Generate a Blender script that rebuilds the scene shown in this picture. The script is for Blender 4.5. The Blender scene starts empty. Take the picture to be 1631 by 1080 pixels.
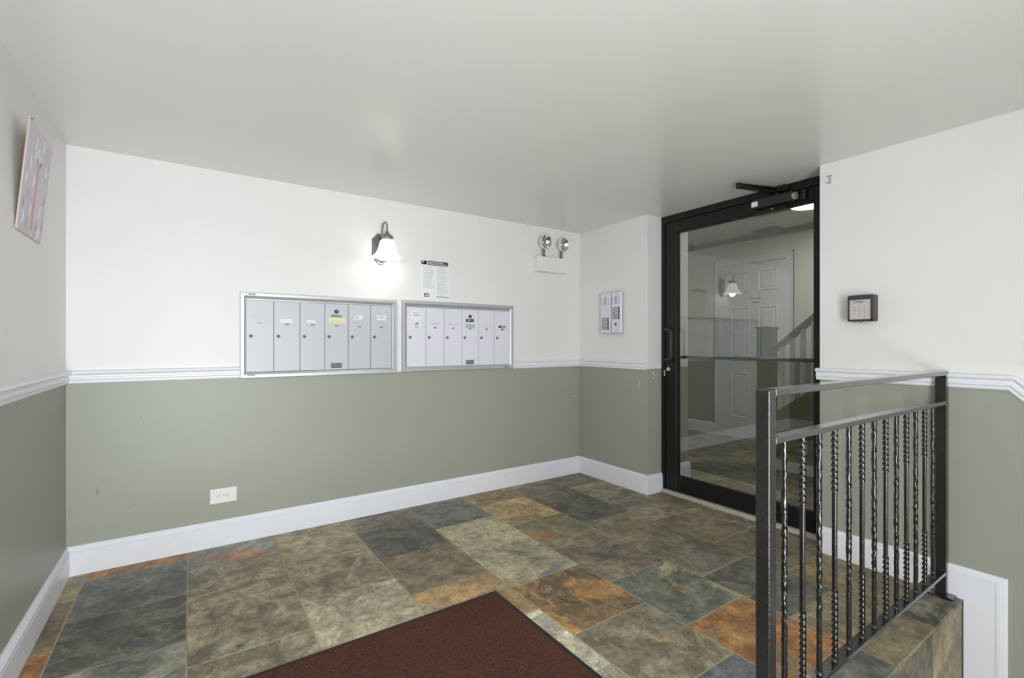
import bpy, bmesh, math, random
from mathutils import Vector, Matrix

random.seed(7)
S = bpy.context.scene
C = S.collection

# ------------------------------------------------------------------ camera
F_PX, IMG_W, IMG_H, HORIZON = 755.0, 1631.0, 1080.0, 547.0
EYE = 1.133
YAW = math.atan(513 / 755)
cam_d = bpy.data.cameras.new('camera')
cam_d.sensor_width = 36
cam_d.lens = F_PX / IMG_W * 36
cam_d.shift_y = (HORIZON - IMG_H / 2) / IMG_W
cam_d.clip_start = 0.02
cam = bpy.data.objects.new('camera', cam_d)
cam.location = (0, 0, EYE)
cam.rotation_euler = (math.pi / 2, 0, -YAW)
C.objects.link(cam)
S.camera = cam

# ------------------------------------------------------------------ world, light, exposure
S.view_settings.view_transform = 'Standard'
S.view_settings.look = 'None'
S.view_settings.exposure = 0.05
S.view_settings.gamma = 1.0
S.view_settings.use_curve_mapping = False
world = bpy.data.worlds.new('world')
S.world = world
world.use_nodes = True
world.node_tree.nodes['Background'].inputs[0].default_value = (0.92, 0.96, 1.0, 1)
world.node_tree.nodes['Background'].inputs[1].default_value = 1.0


def area_light(name, loc, rot, sx, sy, power, col=(1, 1, 1)):
    d = bpy.data.lights.new(name, 'AREA')
    d.shape = 'RECTANGLE'
    d.size, d.size_y = sx, sy
    d.energy = power
    d.color = col
    o = bpy.data.objects.new(name, d)
    o.location = loc
    o.rotation_euler = rot
    C.objects.link(o)
    return o


# daylight coming in through the glazed street door behind the camera
DOOR_X0, DOOR_X1 = -0.46, 0.80
FRONT_Y = -1.25
area_light('street_door_daylight_offscreen', ((DOOR_X0 + DOOR_X1) / 2, FRONT_Y - 0.14, 0.70), (math.pi / 2, 0, 0),
           DOOR_X1 - DOOR_X0, 2.4, 182, (0.995, 0.995, 0.985))

# ------------------------------------------------------------------ main measures (metres)
BY = 3.122      # mailbox wall
RX = 2.84       # wall with the intercom and keypad
LX = -0.498     # wall with the painting
H = 2.10        # ceiling
GX = 3.0        # plane of the glass door
RY0, RY1 = 1.194, 2.371   # door recess
EDGE = 0.612    # edge of the raised floor
LOW = -0.50     # street level floor
HX = 5.45       # far wall of the hall behind the glass
HH = 2.40       # hall ceiling


# ------------------------------------------------------------------ helpers: colour, materials
def lin(c):
    return tuple(((v / 255) / 12.92 if v / 255 <= 0.04045 else ((v / 255 + 0.055) / 1.055) ** 2.4) for v in c)


def new_mat(name):
    m = bpy.data.materials.new(name)
    m.use_nodes = True
    nt = m.node_tree
    return m, nt, nt.nodes['Principled BSDF']


def N(nt, t, **kw):
    n = nt.nodes.new(t)
    for k, v in kw.items():
        setattr(n, k, v)
    return n


def mat(name, rgb, rough=0.5, metal=0.0, var=0.04, vscale=8.0, bump=0.0, bscale=60.0, coat=0.0, spec=0.5, stretch=None):
    m, nt, p = new_mat(name)
    L = nt.links.new
    tc = N(nt, 'ShaderNodeTexCoord')
    src = tc.outputs['Object']
    if stretch:
        mp = N(nt, 'ShaderNodeMapping')
        mp.inputs['Scale'].default_value = stretch
        L(src, mp.inputs[0])
        src = mp.outputs[0]
    nz = N(nt, 'ShaderNodeTexNoise')
    nz.inputs['Scale'].default_value = vscale
    nz.inputs['Detail'].default_value = 6
    L(src, nz.inputs['Vector'])
    rp = N(nt, 'ShaderNodeMapRange')
    rp.inputs[3].default_value = 1 - var
    rp.inputs[4].default_value = 1 + var
    L(nz.outputs[0], rp.inputs[0])
    mx = N(nt, 'ShaderNodeVectorMath', operation='SCALE')
    mx.inputs[0].default_value = lin(rgb)
    L(rp.outputs[0], mx.inputs['Scale'])
    L(mx.outputs[0], p.inputs['Base Color'])
    p.inputs['Roughness'].default_value = rough
    p.inputs['Metallic'].default_value = metal
    p.inputs['Specular IOR Level'].default_value = spec
    if coat:
        p.inputs['Coat Weight'].default_value = coat
        p.inputs['Coat Roughness'].default_value = 0.12
    if bump:
        n2 = N(nt, 'ShaderNodeTexNoise')
        n2.inputs['Scale'].default_value = bscale
        n2.inputs['Detail'].default_value = 4
        L(src, n2.inputs['Vector'])
        b = N(nt, 'ShaderNodeBump')
        b.inputs['Strength'].default_value = bump
        b.inputs['Distance'].default_value = 0.003
        L(n2.outputs[0], b.inputs['Height'])
        L(b.outputs[0], p.inputs['Normal'])
    return m


def emit_mat(name, rgb, strength):
    m, nt, p = new_mat(name)
    p.inputs['Base Color'].default_value = (*lin(rgb), 1)
    p.inputs['Emission Color'].default_value = (*lin(rgb), 1)
    p.inputs['Emission Strength'].default_value = strength
    p.inputs['Roughness'].default_value = 0.4
    return m


def wall_mat(name, upper, lower, slope_down=False, rough=0.42):
    """two-colour wall paint, split behind the chair rail, with roller texture and light scuffing"""
    m, nt, p = new_mat(name)
    L = nt.links.new
    g = N(nt, 'ShaderNodeNewGeometry')
    sp = N(nt, 'ShaderNodeSeparateXYZ')
    L(g.outputs['Position'], sp.inputs[0])
    zz = sp.outputs['Z']
    if slope_down:     # the rail on this wall runs down with the entrance steps
        a = N(nt, 'ShaderNodeMath', operation='SUBTRACT')
        a.inputs[0].default_value = 0.475
        L(sp.outputs['Y'], a.inputs[1])
        b = N(nt, 'ShaderNodeMath', operation='MAXIMUM')
        L(a.outputs[0], b.inputs[0])
        b.inputs[1].default_value = 0
        b2 = N(nt, 'ShaderNodeMath', operation='MINIMUM')
        L(b.outputs[0], b2.inputs[0])
        b2.inputs[1].default_value = 0.5
        c = N(nt, 'ShaderNodeMath', operation='ADD')
        L(b2.outputs[0], c.inputs[0])
        L(zz, c.inputs[1])
        zz = c.outputs[0]
    st = N(nt, 'ShaderNodeMath', operation='GREATER_THAN')
    L(zz, st.inputs[0])
    st.inputs[1].default_value = 0.94
    mx = N(nt, 'ShaderNodeMix', data_type='RGBA')
    L(st.outputs[0], mx.inputs[0])
    mx.inputs[6].default_value = (*lin(lower), 1)
    mx.inputs[7].default_value = (*lin(upper), 1)
    nz = N(nt, 'ShaderNodeTexNoise')
    nz.inputs['Scale'].default_value = 2.3
    nz.inputs['Detail'].default_value = 7
    nz.inputs['Roughness'].default_value = 0.6
    L(g.outputs['Position'], nz.inputs['Vector'])
    rp = N(nt, 'ShaderNodeMapRange')
    rp.inputs[3].default_value = 0.955
    rp.inputs[4].default_value = 1.045
    L(nz.outputs[0], rp.inputs[0])
    sc = N(nt, 'ShaderNodeVectorMath', operation='SCALE')
    L(mx.outputs[2], sc.inputs[0])
    L(rp.outputs[0], sc.inputs['Scale'])
    L(sc.outputs[0], p.inputs['Base Color'])
    n2 = N(nt, 'ShaderNodeTexNoise')
    n2.inputs['Scale'].default_value = 140
    n2.inputs['Detail'].default_value = 3
    L(g.outputs['Position'], n2.inputs['Vector'])
    n3 = N(nt, 'ShaderNodeTexNoise')
    n3.inputs['Scale'].default_value = 3.0
    L(g.outputs['Position'], n3.inputs['Vector'])
    ad = N(nt, 'ShaderNodeMath', operation='MULTIPLY_ADD')
    L(n3.outputs[0], ad.inputs[0])
    ad.inputs[1].default_value = 6.0
    L(n2.outputs[0], ad.inputs[2])
    bp = N(nt, 'ShaderNodeBump')
    bp.inputs['Strength'].default_value = 0.12
    bp.inputs['Distance'].default_value = 0.002
    L(ad.outputs[0], bp.inputs['Height'])
    L(bp.outputs[0], p.inputs['Normal'])
    p.inputs['Roughness'].default_value = rough
    return m


def slate_mat(name):
    """cleft slate; the three stone colours of each tile are read from the tile object"""
    m, nt, p = new_mat(name)
    L = nt.links.new

    def attr(n):
        a = N(nt, 'ShaderNodeAttribute', attribute_type='OBJECT')
        a.attribute_name = n
        return a
    tc = N(nt, 'ShaderNodeTexCoord')
    oi = N(nt, 'ShaderNodeObjectInfo')
    off = N(nt, 'ShaderNodeVectorMath', operation='SCALE')
    off.inputs[0].default_value = (37, 53, 71)
    L(oi.outputs['Random'], off.inputs['Scale'])
    add = N(nt, 'ShaderNodeVectorMath', operation='ADD')
    L(tc.outputs['Object'], add.inputs[0])
    L(off.outputs[0], add.inputs[1])
    v = add.outputs[0]
    # broad mottling
    n1 = N(nt, 'ShaderNodeTexNoise')
    n1.inputs['Scale'].default_value = 7.5
    n1.inputs['Detail'].default_value = 11
    n1.inputs['Roughness'].default_value = 0.68
    n1.inputs['Distortion'].default_value = 0.9
    L(v, n1.inputs['Vector'])
    r1 = N(nt, 'ShaderNodeMapRange', interpolation_type='SMOOTHSTEP')
    r1.inputs[1].default_value = 0.41
    r1.inputs[2].default_value = 0.59
    L(n1.outputs[0], r1.inputs[0])
    m1 = N(nt, 'ShaderNodeMix', data_type='RGBA')
    L(r1.outputs[0], m1.inputs[0])
    L(attr('c1').outputs['Color'], m1.inputs[6])
    L(attr('c2').outputs['Color'], m1.inputs[7])
    # mineral patch
    n2 = N(nt, 'ShaderNodeTexNoise')
    n2.inputs['Scale'].default_value = 2.9
    n2.inputs['Detail'].default_value = 9
    n2.inputs['Roughness'].default_value = 0.62
    n2.inputs['Distortion'].default_value = 1.4
    L(v, n2.inputs['Vector'])
    th = N(nt, 'ShaderNodeMath', operation='ADD')
    L(n2.outputs[0], th.inputs[0])
    L(attr('amt').outputs['Fac'], th.inputs[1])
    r2 = N(nt, 'ShaderNodeMapRange', interpolation_type='SMOOTHSTEP')
    r2.inputs[1].default_value = 0.97
    r2.inputs[2].default_value = 1.06
    L(th.outputs[0], r2.inputs[0])
    m2 = N(nt, 'ShaderNodeMix', data_type='RGBA')
    L(r2.outputs[0], m2.inputs[0])
    L(m1.outputs[2], m2.inputs[6])
    L(attr('c3').outputs['Color'], m2.inputs[7])
    # pale veins along cleft lines
    n3 = N(nt, 'ShaderNodeTexNoise')
    n3.inputs['Scale'].default_value = 4.2
    n3.inputs['Detail'].default_value = 6
    n3.inputs['Distortion'].default_value = 0.8
    v3 = N(nt, 'ShaderNodeVectorMath', operation='ADD')
    L(v, v3.inputs[0])
    v3.inputs[1].default_value = (9, 4, 2)
    L(v3.outputs[0], n3.inputs['Vector'])
    ab = N(nt, 'ShaderNodeMath', operation='SUBTRACT')
    L(n3.outputs[0], ab.inputs[0])
    ab.inputs[1].default_value = 0.5
    ab2 = N(nt, 'ShaderNodeMath', operation='ABSOLUTE')
    L(ab.outputs[0], ab2.inputs[0])
    r3 = N(nt, 'ShaderNodeMapRange')
    r3.inputs[1].default_value = 0.0
    r3.inputs[2].default_value = 0.022
    r3.inputs[3].default_value = 0.75
    r3.inputs[4].default_value = 0.0
    L(ab2.outputs[0], r3.inputs[0])
    m3 = N(nt, 'ShaderNodeMix', data_type='RGBA')
    L(r3.outputs[0], m3.inputs[0])
    L(m2.outputs[2], m3.inputs[6])
    m3.inputs[7].default_value = (*lin((150, 142, 120)), 1)
    # speckle
    n4 = N(nt, 'ShaderNodeTexNoise')
    n4.inputs['Scale'].default_value = 75
    n4.inputs['Detail'].default_value = 6
    n4.inputs['Roughness'].default_value = 0.75
    L(v, n4.inputs['Vector'])
    r4 = N(nt, 'ShaderNodeMapRange')
    r4.inputs[1].default_value = 0.25
    r4.inputs[2].default_value = 0.75
    r4.inputs[3].default_value = 0.62
    r4.inputs[4].default_value = 1.38
    L(n4.outputs[0], r4.inputs[0])
    # darker smudges
    n5 = N(nt, 'ShaderNodeTexNoise')
    n5.inputs['Scale'].default_value = 20
    n5.inputs['Detail'].default_value = 8
    n5.inputs['Roughness'].default_value = 0.7
    L(v, n5.inputs['Vector'])
    r5 = N(nt, 'ShaderNodeMapRange')
    r5.inputs[1].default_value = 0.3
    r5.inputs[2].default_value = 0.62
    r5.inputs[3].default_value = 0.50
    r5.inputs[4].default_value = 1.22
    L(n5.outputs[0], r5.inputs[0])
    ml = N(nt, 'ShaderNodeMath', operation='MULTIPLY')
    L(r4.outputs[0], ml.inputs[0])
    L(r5.outputs[0], ml.inputs[1])
    # every cleft layer has its own tone
    cr = N(nt, 'ShaderNodeMath', operation='SNAP')
    L(n3.outputs[0], cr.inputs[0])
    cr.inputs[1].default_value = 0.075
    r6 = N(nt, 'ShaderNodeMapRange')
    r6.inputs[1].default_value = 0.33
    r6.inputs[2].default_value = 0.67
    r6.inputs[3].default_value = 0.76
    r6.inputs[4].default_value = 1.24
    L(cr.outputs[0], r6.inputs[0])
    ml2 = N(nt, 'ShaderNodeMath', operation='MULTIPLY')
    L(ml.outputs[0], ml2.inputs[0])
    L(r6.outputs[0], ml2.inputs[1])
    # fine pale wrinkles
    wv = N(nt, 'ShaderNodeVectorMath', operation='SCALE')
    L(n1.outputs['Color'], wv.inputs[0])
    wv.inputs['Scale'].default_value = 0.16
    wa = N(nt, 'ShaderNodeVectorMath', operation='ADD')
    L(v, wa.inputs[0])
    L(wv.outputs[0], wa.inputs[1])
    vo = N(nt, 'ShaderNodeTexVoronoi', feature='DISTANCE_TO_EDGE')
    vo.inputs['Scale'].default_value = 11
    L(wa.outputs[0], vo.inputs['Vector'])
    rv = N(nt, 'ShaderNodeMapRange')
    rv.inputs[1].default_value = 0.0
    rv.inputs[2].default_value = 0.035
    rv.inputs[3].default_value = 1.0
    rv.inputs[4].default_value = 0.0
    L(vo.outputs['Distance'], rv.inputs[0])
    rm = N(nt, 'ShaderNodeMath', operation='MULTIPLY')
    L(rv.outputs[0], rm.inputs[0])
    L(r2.outputs[0], rm.inputs[1])
    rk = N(nt, 'ShaderNodeMath', operation='MULTIPLY_ADD')
    L(rv.outputs[0], rk.inputs[0])
    rk.inputs[1].default_value = 0.16
    L(rm.outputs[0], rk.inputs[2])
    rk2 = N(nt, 'ShaderNodeMath', operation='MULTIPLY')
    L(rk.outputs[0], rk2.inputs[0])
    rk2.inputs[1].default_value = 0.5
    m4 = N(nt, 'ShaderNodeMix', data_type='RGBA')
    L(rk2.outputs[0], m4.inputs[0])
    L(m3.outputs[2], m4.inputs[6])
    m4.inputs[7].default_value = (*lin((158, 150, 128)), 1)
    sc = N(nt, 'ShaderNodeVectorMath', operation='SCALE')
    L(m4.outputs[2], sc.inputs[0])
    L(ml2.outputs[0], sc.inputs['Scale'])
    L(sc.outputs[0], p.inputs['Base Color'])
    # cleft relief
    hh = N(nt, 'ShaderNodeMath', operation='MULTIPLY_ADD')
    L(cr.outputs[0], hh.inputs[0])
    hh.inputs[1].default_value = 2.2
    L(n1.outputs[0], hh.inputs[2])
    hh2 = N(nt, 'ShaderNodeMath', operation='MULTIPLY_ADD')
    L(n4.outputs[0], hh2.inputs[0])
    hh2.inputs[1].default_value = 0.25
    L(hh.outputs[0], hh2.inputs[2])
    b = N(nt, 'ShaderNodeBump')
    b.inputs['Strength'].default_value = 0.55
    b.inputs['Distance'].default_value = 0.006
    L(hh2.outputs[0], b.inputs['Height'])
    L(b.outputs[0], p.inputs['Normal'])
    rr = N(nt, 'ShaderNodeMapRange')
    rr.inputs[3].default_value = 0.34
    rr.inputs[4].default_value = 0.62
    L(n5.outputs[0], rr.inputs[0])
    L(rr.outputs[0], p.inputs['Roughness'])
    return m


def glass_mat(name, tint=(0.93, 0.95, 0.95), gain=1.9):
    """thin architectural pane: see-through with a two-surface mirror reflection"""
    m = bpy.data.materials.new(name)
    m.use_nodes = True
    nt = m.node_tree
    nt.nodes.clear()
    L = nt.links.new
    out = N(nt, 'ShaderNodeOutputMaterial')
    tr = N(nt, 'ShaderNodeBsdfTransparent')
    tr.inputs[0].default_value = (*tint, 1)
    gl = N(nt, 'ShaderNodeBsdfGlossy')
    gl.inputs['Roughness'].default_value = 0.0
    gl.inputs['Color'].default_value = (0.95, 1.0, 0.99, 1)
    fr = N(nt, 'ShaderNodeLayerWeight')
    fr.inputs['Blend'].default_value = 0.5
    pw = N(nt, 'ShaderNodeMath', operation='POWER')
    L(fr.outputs['Facing'], pw.inputs[0])
    pw.inputs[1].default_value = 5.0
    ma = N(nt, 'ShaderNodeMath', operation='MULTIPLY_ADD')
    L(pw.outputs[0], ma.inputs[0])
    ma.inputs[1].default_value = 0.9
    ma.inputs[2].default_value = 0.043 * gain
    mx = N(nt, 'ShaderNodeMixShader')
    L(ma.outputs[0], mx.inputs[0])
    L(tr.outputs[0], mx.inputs[1])
    L(gl.outputs[0], mx.inputs[2])
    L(mx.outputs[0], out.inputs[0])
    return m


def carpet_mat(name, rgb):
    m, nt, p = new_mat(name)
    L = nt.links.new
    tc = N(nt, 'ShaderNodeTexCoord')
    n = N(nt, 'ShaderNodeTexNoise')
    n.inputs['Scale'].default_value = 130
    n.inputs['Detail'].default_value = 4
    n.inputs['Roughness'].default_value = 0.7
    L(tc.outputs['Object'], n.inputs['Vector'])
    rp = N(nt, 'ShaderNodeValToRGB')
    e = rp.color_ramp.elements
    d = lin(rgb)
    e[0].position, e[0].color = 0.28, (d[0] * 0.45, d[1] * 0.42, d[2] * 0.42, 1)
    e[1].position, e[1].color = 0.72, (d[0] * 1.9, d[1] * 1.85, d[2] * 1.85, 1)
    L(n.outputs[0], rp.inputs[0])
    n2 = N(nt, 'ShaderNodeTexNoise')
    n2.inputs['Scale'].default_value = 3
    L(tc.outputs['Object'], n2.inputs['Vector'])
    r2 = N(nt, 'ShaderNodeMapRange')
    r2.inputs[3].default_value = 0.85
    r2.inputs[4].default_value = 1.15
    L(n2.outputs[0], r2.inputs[0])
    sc = N(nt, 'ShaderNodeVectorMath', operation='SCALE')
    L(rp.outputs[0], sc.inputs[0])
    L(r2.outputs[0], sc.inputs['Scale'])
    L(sc.outputs[0], p.inputs['Base Color'])
    p.inputs['Roughness'].default_value = 0.95
    p.inputs['Specular IOR Level'].default_value = 0.1
    b = N(nt, 'ShaderNodeBump')
    b.inputs['Strength'].default_value = 0.8
    b.inputs['Distance'].default_value = 0.004
    L(n.outputs[0], b.inputs['Height'])
    L(b.outputs[0], p.inputs['Normal'])
    return m


M = dict(
    wall=wall_mat('wall_paint', (238, 236, 236), (162, 165, 153)),
    wall_right=wall_mat('wall_paint_right', (238, 236, 236), (162, 165, 153), slope_down=True),
    hall=wall_mat('hall_paint', (225, 222, 208), (140, 136, 118)),
    ceiling=mat('ceiling_paint', (236, 234, 232), 0.27, var=0.015, vscale=1.5, bump=0.06, bscale=30),
    hall_ceiling=mat('hall_ceiling_paint', (222, 222, 214), 0.5, var=0.02),
    trim=mat('white_gloss_trim', (240, 241, 250), 0.32, var=0.025, vscale=14, bump=0.05, bscale=25),
    slate=slate_mat('slate'),
    grout=mat('grout', (172, 160, 136), 0.9, var=0.15, vscale=30, bump=0.3),
    concrete=mat('step_concrete', (120, 115, 105), 0.85, var=0.12, vscale=9, bump=0.3),
    black=mat('black_gloss_iron', (26, 26, 27), 0.18, 0.25, var=0.2, vscale=40, bump=0.4, bscale=110, coat=0.8, spec=0.8),
    post_iron=mat('worn_iron_post', (54, 53, 53), 0.26, 0.5, var=0.25, vscale=40, bump=0.45, bscale=110, coat=0.3),
    alum=mat('dark_anodised_frame', (17, 15, 15), 0.42, var=0.12, vscale=20, spec=0.4),
    alum2=mat('door_closer_body', (44, 44, 44), 0.45, var=0.1, vscale=20),
    sill=mat('aluminium_sill', (196, 191, 182), 0.45, 0.1, var=0.1, vscale=30),
    silver=mat('brushed_aluminium', (203, 206, 210), 0.42, 0.55, var=0.05, vscale=6, stretch=(4, 40, 40)),
    silver_door=mat('silver_mailbox_door', (200, 202, 210), 0.45, 0.1, var=0.02, vscale=5),
    white_door=mat('white_mailbox_door', (230, 230, 242), 0.4, 0.0, var=0.02, vscale=5),
    lock=mat('lock_metal', (140, 138, 130), 0.35, 0.8, var=0.1, vscale=90),
    dark=mat('dark_print', (38, 38, 40), 0.6, var=0.1, vscale=80),
    grey_print=mat('grey_print', (140, 142, 146), 0.7, var=0.1, vscale=90),
    faint_print=mat('faint_print', (190, 193, 198), 0.7, var=0.05, vscale=90),
    paper=mat('white_paper', (240, 241, 246), 0.7, var=0.02, vscale=30),
    cream=mat('cream_card', (226, 227, 212), 0.7, var=0.03, vscale=60),
    yellow=mat('yellow_note', (236, 230, 188), 0.7, var=0.04, vscale=60),
    plastic=mat('white_plastic', (238, 238, 236), 0.4, var=0.015, vscale=20),
    bronze=mat('pewter_bronze', (128, 131, 127), 0.35, 0.6, var=0.3, vscale=35, bump=0.15, bscale=90),
    reflector=mat('chrome_reflector', (205, 205, 205), 0.16, 0.95, var=0.15, vscale=60),
    charcoal=mat('charcoal_housing', (62, 62, 64), 0.45, var=0.08, vscale=40, bump=0.1),
    keyplate=mat('pink_grey_plate', (205, 196, 196), 0.4, 0.2, var=0.03, vscale=50),
    key=mat('key_cap', (214, 208, 200), 0.5, var=0.05, vscale=90),
    navy=mat('navy_name_strip', (70, 76, 104), 0.4, var=0.08, vscale=80),
    mat=carpet_mat('brown_carpet', (82, 55, 47)),
    rubber=mat('black_rubber', (34, 33, 33), 0.6, var=0.1, vscale=60),
    brown=mat('brown_paint', (114, 88, 36), 0.45, var=0.06, vscale=10),
    hall_white=mat('hall_white_paint', (226, 230, 232), 0.4, var=0.02, vscale=6),
    lamp_shade=emit_mat('lit_frosted_glass', (255, 253, 248), 1.4),
    disc=emit_mat('lit_ceiling_disc', (255, 250, 238), 6.0),
    glass=glass_mat('clear_glass'),
    lav=mat('lavender_wash', (228, 219, 228), 0.7, var=0.16, vscale=9, bump=0.2, bscale=40),
    pink=mat('pink_stroke', (226, 166, 172), 0.6, var=0.1, vscale=30),
    pale=mat('pale_stroke', (240, 238, 246), 0.6, var=0.06, vscale=30),
    blue=mat('slate_blue_stroke', (168, 170, 194), 0.6, var=0.1, vscale=30),
    canvas=mat('canvas_edge', (196, 176, 160), 0.8, var=0.1, vscale=40),
    chip=mat('chipped_plaster', (232, 231, 226), 0.8, var=0.03, vscale=60),
    scuff=mat('scuff_mark', (138, 142, 130), 0.7, var=0.1, vscale=60),
    brass=mat('brass_pin', (190, 150, 80), 0.35, 0.8),
    copper=mat('bare_metal', (196, 170, 160), 0.4, 0.5, var=0.2, vscale=90),
)


# ------------------------------------------------------------------ helpers: geometry
def link(o, parent=None):
    C.objects.link(o)
    if parent is not None:
        o.parent = parent
        w = parent.location.copy()
        p = parent.parent
        # parents here are never rotated: an inverse translation keeps world coordinates
        if p is None:
            o.matrix_parent_inverse = Matrix.Translation(-w)
    return o


def obj(name, bm, material, parent=None, smooth=False):
    bmesh.ops.recalc_face_normals(bm, faces=bm.faces)
    me = bpy.data.meshes.new(name)
    bm.to_mesh(me)
    bm.free()
    if isinstance(material, str):
        material = M[material]
    me.materials.append(material)
    if smooth:
        for f in me.polygons:
            f.use_smooth = True
    o = bpy.data.objects.new(name, me)
    return link(o, parent)


def thing(name, label, cat, loc, group=None):
    o = bpy.data.objects.new(name, None)
    o.empty_display_size = 0.05
    o.location = loc
    C.objects.link(o)
    tag(o, label, cat, group)
    return o


def tag(o, label, cat, group=None):
    o['label'] = label
    o['category'] = cat
    if group:
        o['group'] = group
    return o


def struct(o, label=None, cat=None):
    o['kind'] = 'structure'
    if label:
        o['label'] = label
    if cat:
        o['category'] = cat
    return o


def bx(bm, x0, x1, y0, y1, z0, z1, bev=0.0, seg=1):
    vs = [bm.verts.new(p) for p in ((x0, y0, z0), (x1, y0, z0), (x1, y1, z0), (x0, y1, z0),
                                    (x0, y0, z1), (x1, y0, z1), (x1, y1, z1), (x0, y1, z1))]
    fs = [bm.faces.new([vs[i] for i in q]) for q in
          ((0, 3, 2, 1), (4, 5, 6, 7), (0, 1, 5, 4), (1, 2, 6, 5), (2, 3, 7, 6), (3, 0, 4, 7))]
    if bev:
        es = list({e for f in fs for e in f.edges})
        bmesh.ops.bevel(bm, geom=es, offset=bev, segments=seg, affect='EDGES', profile=0.6)
    return bm


def box(x0, x1, y0, y1, z0, z1, bev=0.0, seg=1):
    return bx(bmesh.new(), x0, x1, y0, y1, z0, z1, bev, seg)


def prism(bm, pts, d0, d1, axis):
    """polygon pts (two coordinates) extruded between d0 and d1 along axis 0, 1 or 2"""
    def P(p, d):
        q = [p[0], p[1]]
        q.insert(axis, d)
        return q
    a = [bm.verts.new(P(p, d0)) for p in pts]
    b = [bm.verts.new(P(p, d1)) for p in pts]
    n = len(pts)
    bm.faces.new(a)
    bm.faces.new(b[::-1])
    for i in range(n):
        bm.faces.new((a[i], b[i], b[(i + 1) % n], a[(i + 1) % n]))
    return bm


def frame_axes(d):
    d = Vector(d).normalized()
    a = Vector((0, 0, 1)) if abs(d.z) < 0.9 else Vector((1, 0, 0))
    u = d.cross(a).normalized()
    return u, d.cross(u).normalized(), d


def lathe(bm, origin, axis, prof, n=24, wob=None):
    """prof: (radius, distance along axis); wob(theta, i) -> offset along the axis"""
    u, v, d = frame_axes(axis)
    o = Vector(origin)
    rings = []
    for i, (r, h) in enumerate(prof):
        if r < 1e-6:
            rings.append([bm.verts.new(o + d * h)])
        else:
            ring = []
            for k in range(n):
                t = 2 * math.pi * k / n
                hh = h + (wob(t, i) if wob else 0)
                ring.append(bm.verts.new(o + d * hh + (u * math.cos(t) + v * math.sin(t)) * r))
            rings.append(ring)
    for a, b in zip(rings, rings[1:]):
        for k in range(n):
            k2 = (k + 1) % n
            if len(a) == 1 and len(b) == 1:
                continue
            if len(a) == 1:
                bm.faces.new((a[0], b[k], b[k2]))
            elif len(b) == 1:
                bm.faces.new((a[k], a[k2], b[0]))
            else:
                bm.faces.new((a[k], a[k2], b[k2], b[k]))
    return bm


def cyl(bm, p0, p1, r, n=16):
    p0, p1 = Vector(p0), Vector(p1)
    h = (p1 - p0).length
    return lathe(bm, p0, p1 - p0, [(0, 0), (r, 0), (r, h), (0, h)], n)


def tube(bm, pts, r, n=10):
    pts = [Vector(p) for p in pts]
    rings = []
    prev = None
    for i, p in enumerate(pts):
        d = (pts[min(i + 1, len(pts) - 1)] - pts[max(i - 1, 0)]).normalized()
        if prev is None:
            u, v, _ = frame_axes(d)
        else:
            u = (prev - d * prev.dot(d)).normalized()
            v = d.cross(u)
        prev = u
        rr = r[i] if isinstance(r, (list, tuple)) else r
        rings.append([bm.verts.new(p + (u * math.cos(2 * math.pi * k / n) + v * math.sin(2 * math.pi * k / n)) * rr)
                      for k in range(n)])
    for a, b in zip(rings, rings[1:]):
        for k in range(n):
            bm.faces.new((a[k], a[(k + 1) % n], b[(k + 1) % n], b[k]))
    bm.faces.new(rings[0])
    bm.faces.new(rings[-1])
    return bm


def sweep(path, segs, prof, closed=False):
    """mitred moulding. path: points; segs: (out, up) vectors per segment; prof: (a, b) along out and up.
    returns a list of bmeshes, one per segment"""
    path = [Vector(p) for p in path]
    n = len(path)
    ns = n if closed else n - 1
    T = [(path[(i + 1) % n] - path[i]).normalized() for i in range(ns)]
    O = [(Vector(a), Vector(b)) for a, b in segs]

    def end(i, vi, other):
        out = []
        for a, b in prof:
            base = path[vi] + O[i][0] * a + O[i][1] * b
            if other is not None:
                m = (T[i] + T[other]).normalized()
                s = -((base - path[vi]).dot(m)) / T[i].dot(m)
                base = base + T[i] * s
            out.append(base)
        return out
    res = []
    for i in range(ns):
        pa = i - 1 if i > 0 else (ns - 1 if closed else None)
        pb = i + 1 if i < ns - 1 else (0 if closed else None)
        A, B = end(i, i, pa), end(i, (i + 1) % n, pb)
        bm = bmesh.new()
        va = [bm.verts.new(p) for p in A]
        vb = [bm.verts.new(p) for p in B]
        k = len(prof)
        for j in range(k):
            bm.faces.new((va[j], va[(j + 1) % k], vb[(j + 1) % k], vb[j]))
        bm.faces.new(va)
        bm.faces.new(vb[::-1])
        res.append(bm)
    return res


def join_bm(bms):
    out = bmesh.new()
    for b in bms:
        me = bpy.data.meshes.new('tmp')
        b.to_mesh(me)
        b.free()
        out.from_mesh(me)
        bpy.data.meshes.remove(me)
    return out


def text_bm(s, size, width=None):
    """lettering as flat geometry, x right, z up, centred on the origin"""
    cu = bpy.data.curves.new('lettering', 'FONT')
    cu.body = s
    cu.size = size
    cu.align_x = 'CENTER'
    cu.align_y = 'CENTER'
    cu.extrude = 0.0002
    o = bpy.data.objects.new('lettering', cu)
    C.objects.link(o)
    dg = bpy.context.evaluated_depsgraph_get()
    me = bpy.data.meshes.new_from_object(o.evaluated_get(dg))
    bm = bmesh.new()
    bm.from_mesh(me)
    bpy.data.objects.remove(o)
    bpy.data.curves.remove(cu)
    bpy.data.meshes.remove(me)
    if width:
        xs = [v.co.x for v in bm.verts]
        k = width / max(1e-6, max(xs) - min(xs))
        for v in bm.verts:
            v.co.x *= k
    return bm


def back_text(s, size, X, out, z, m, parent, name='lettering', width=None):
    bm = text_bm(s, size, width)
    for v in bm.verts:
        a, b, c = v.co
        v.co = Vector((X + a, BY - out - c, z + b))
    return obj(name, bm, m, parent)


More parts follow.
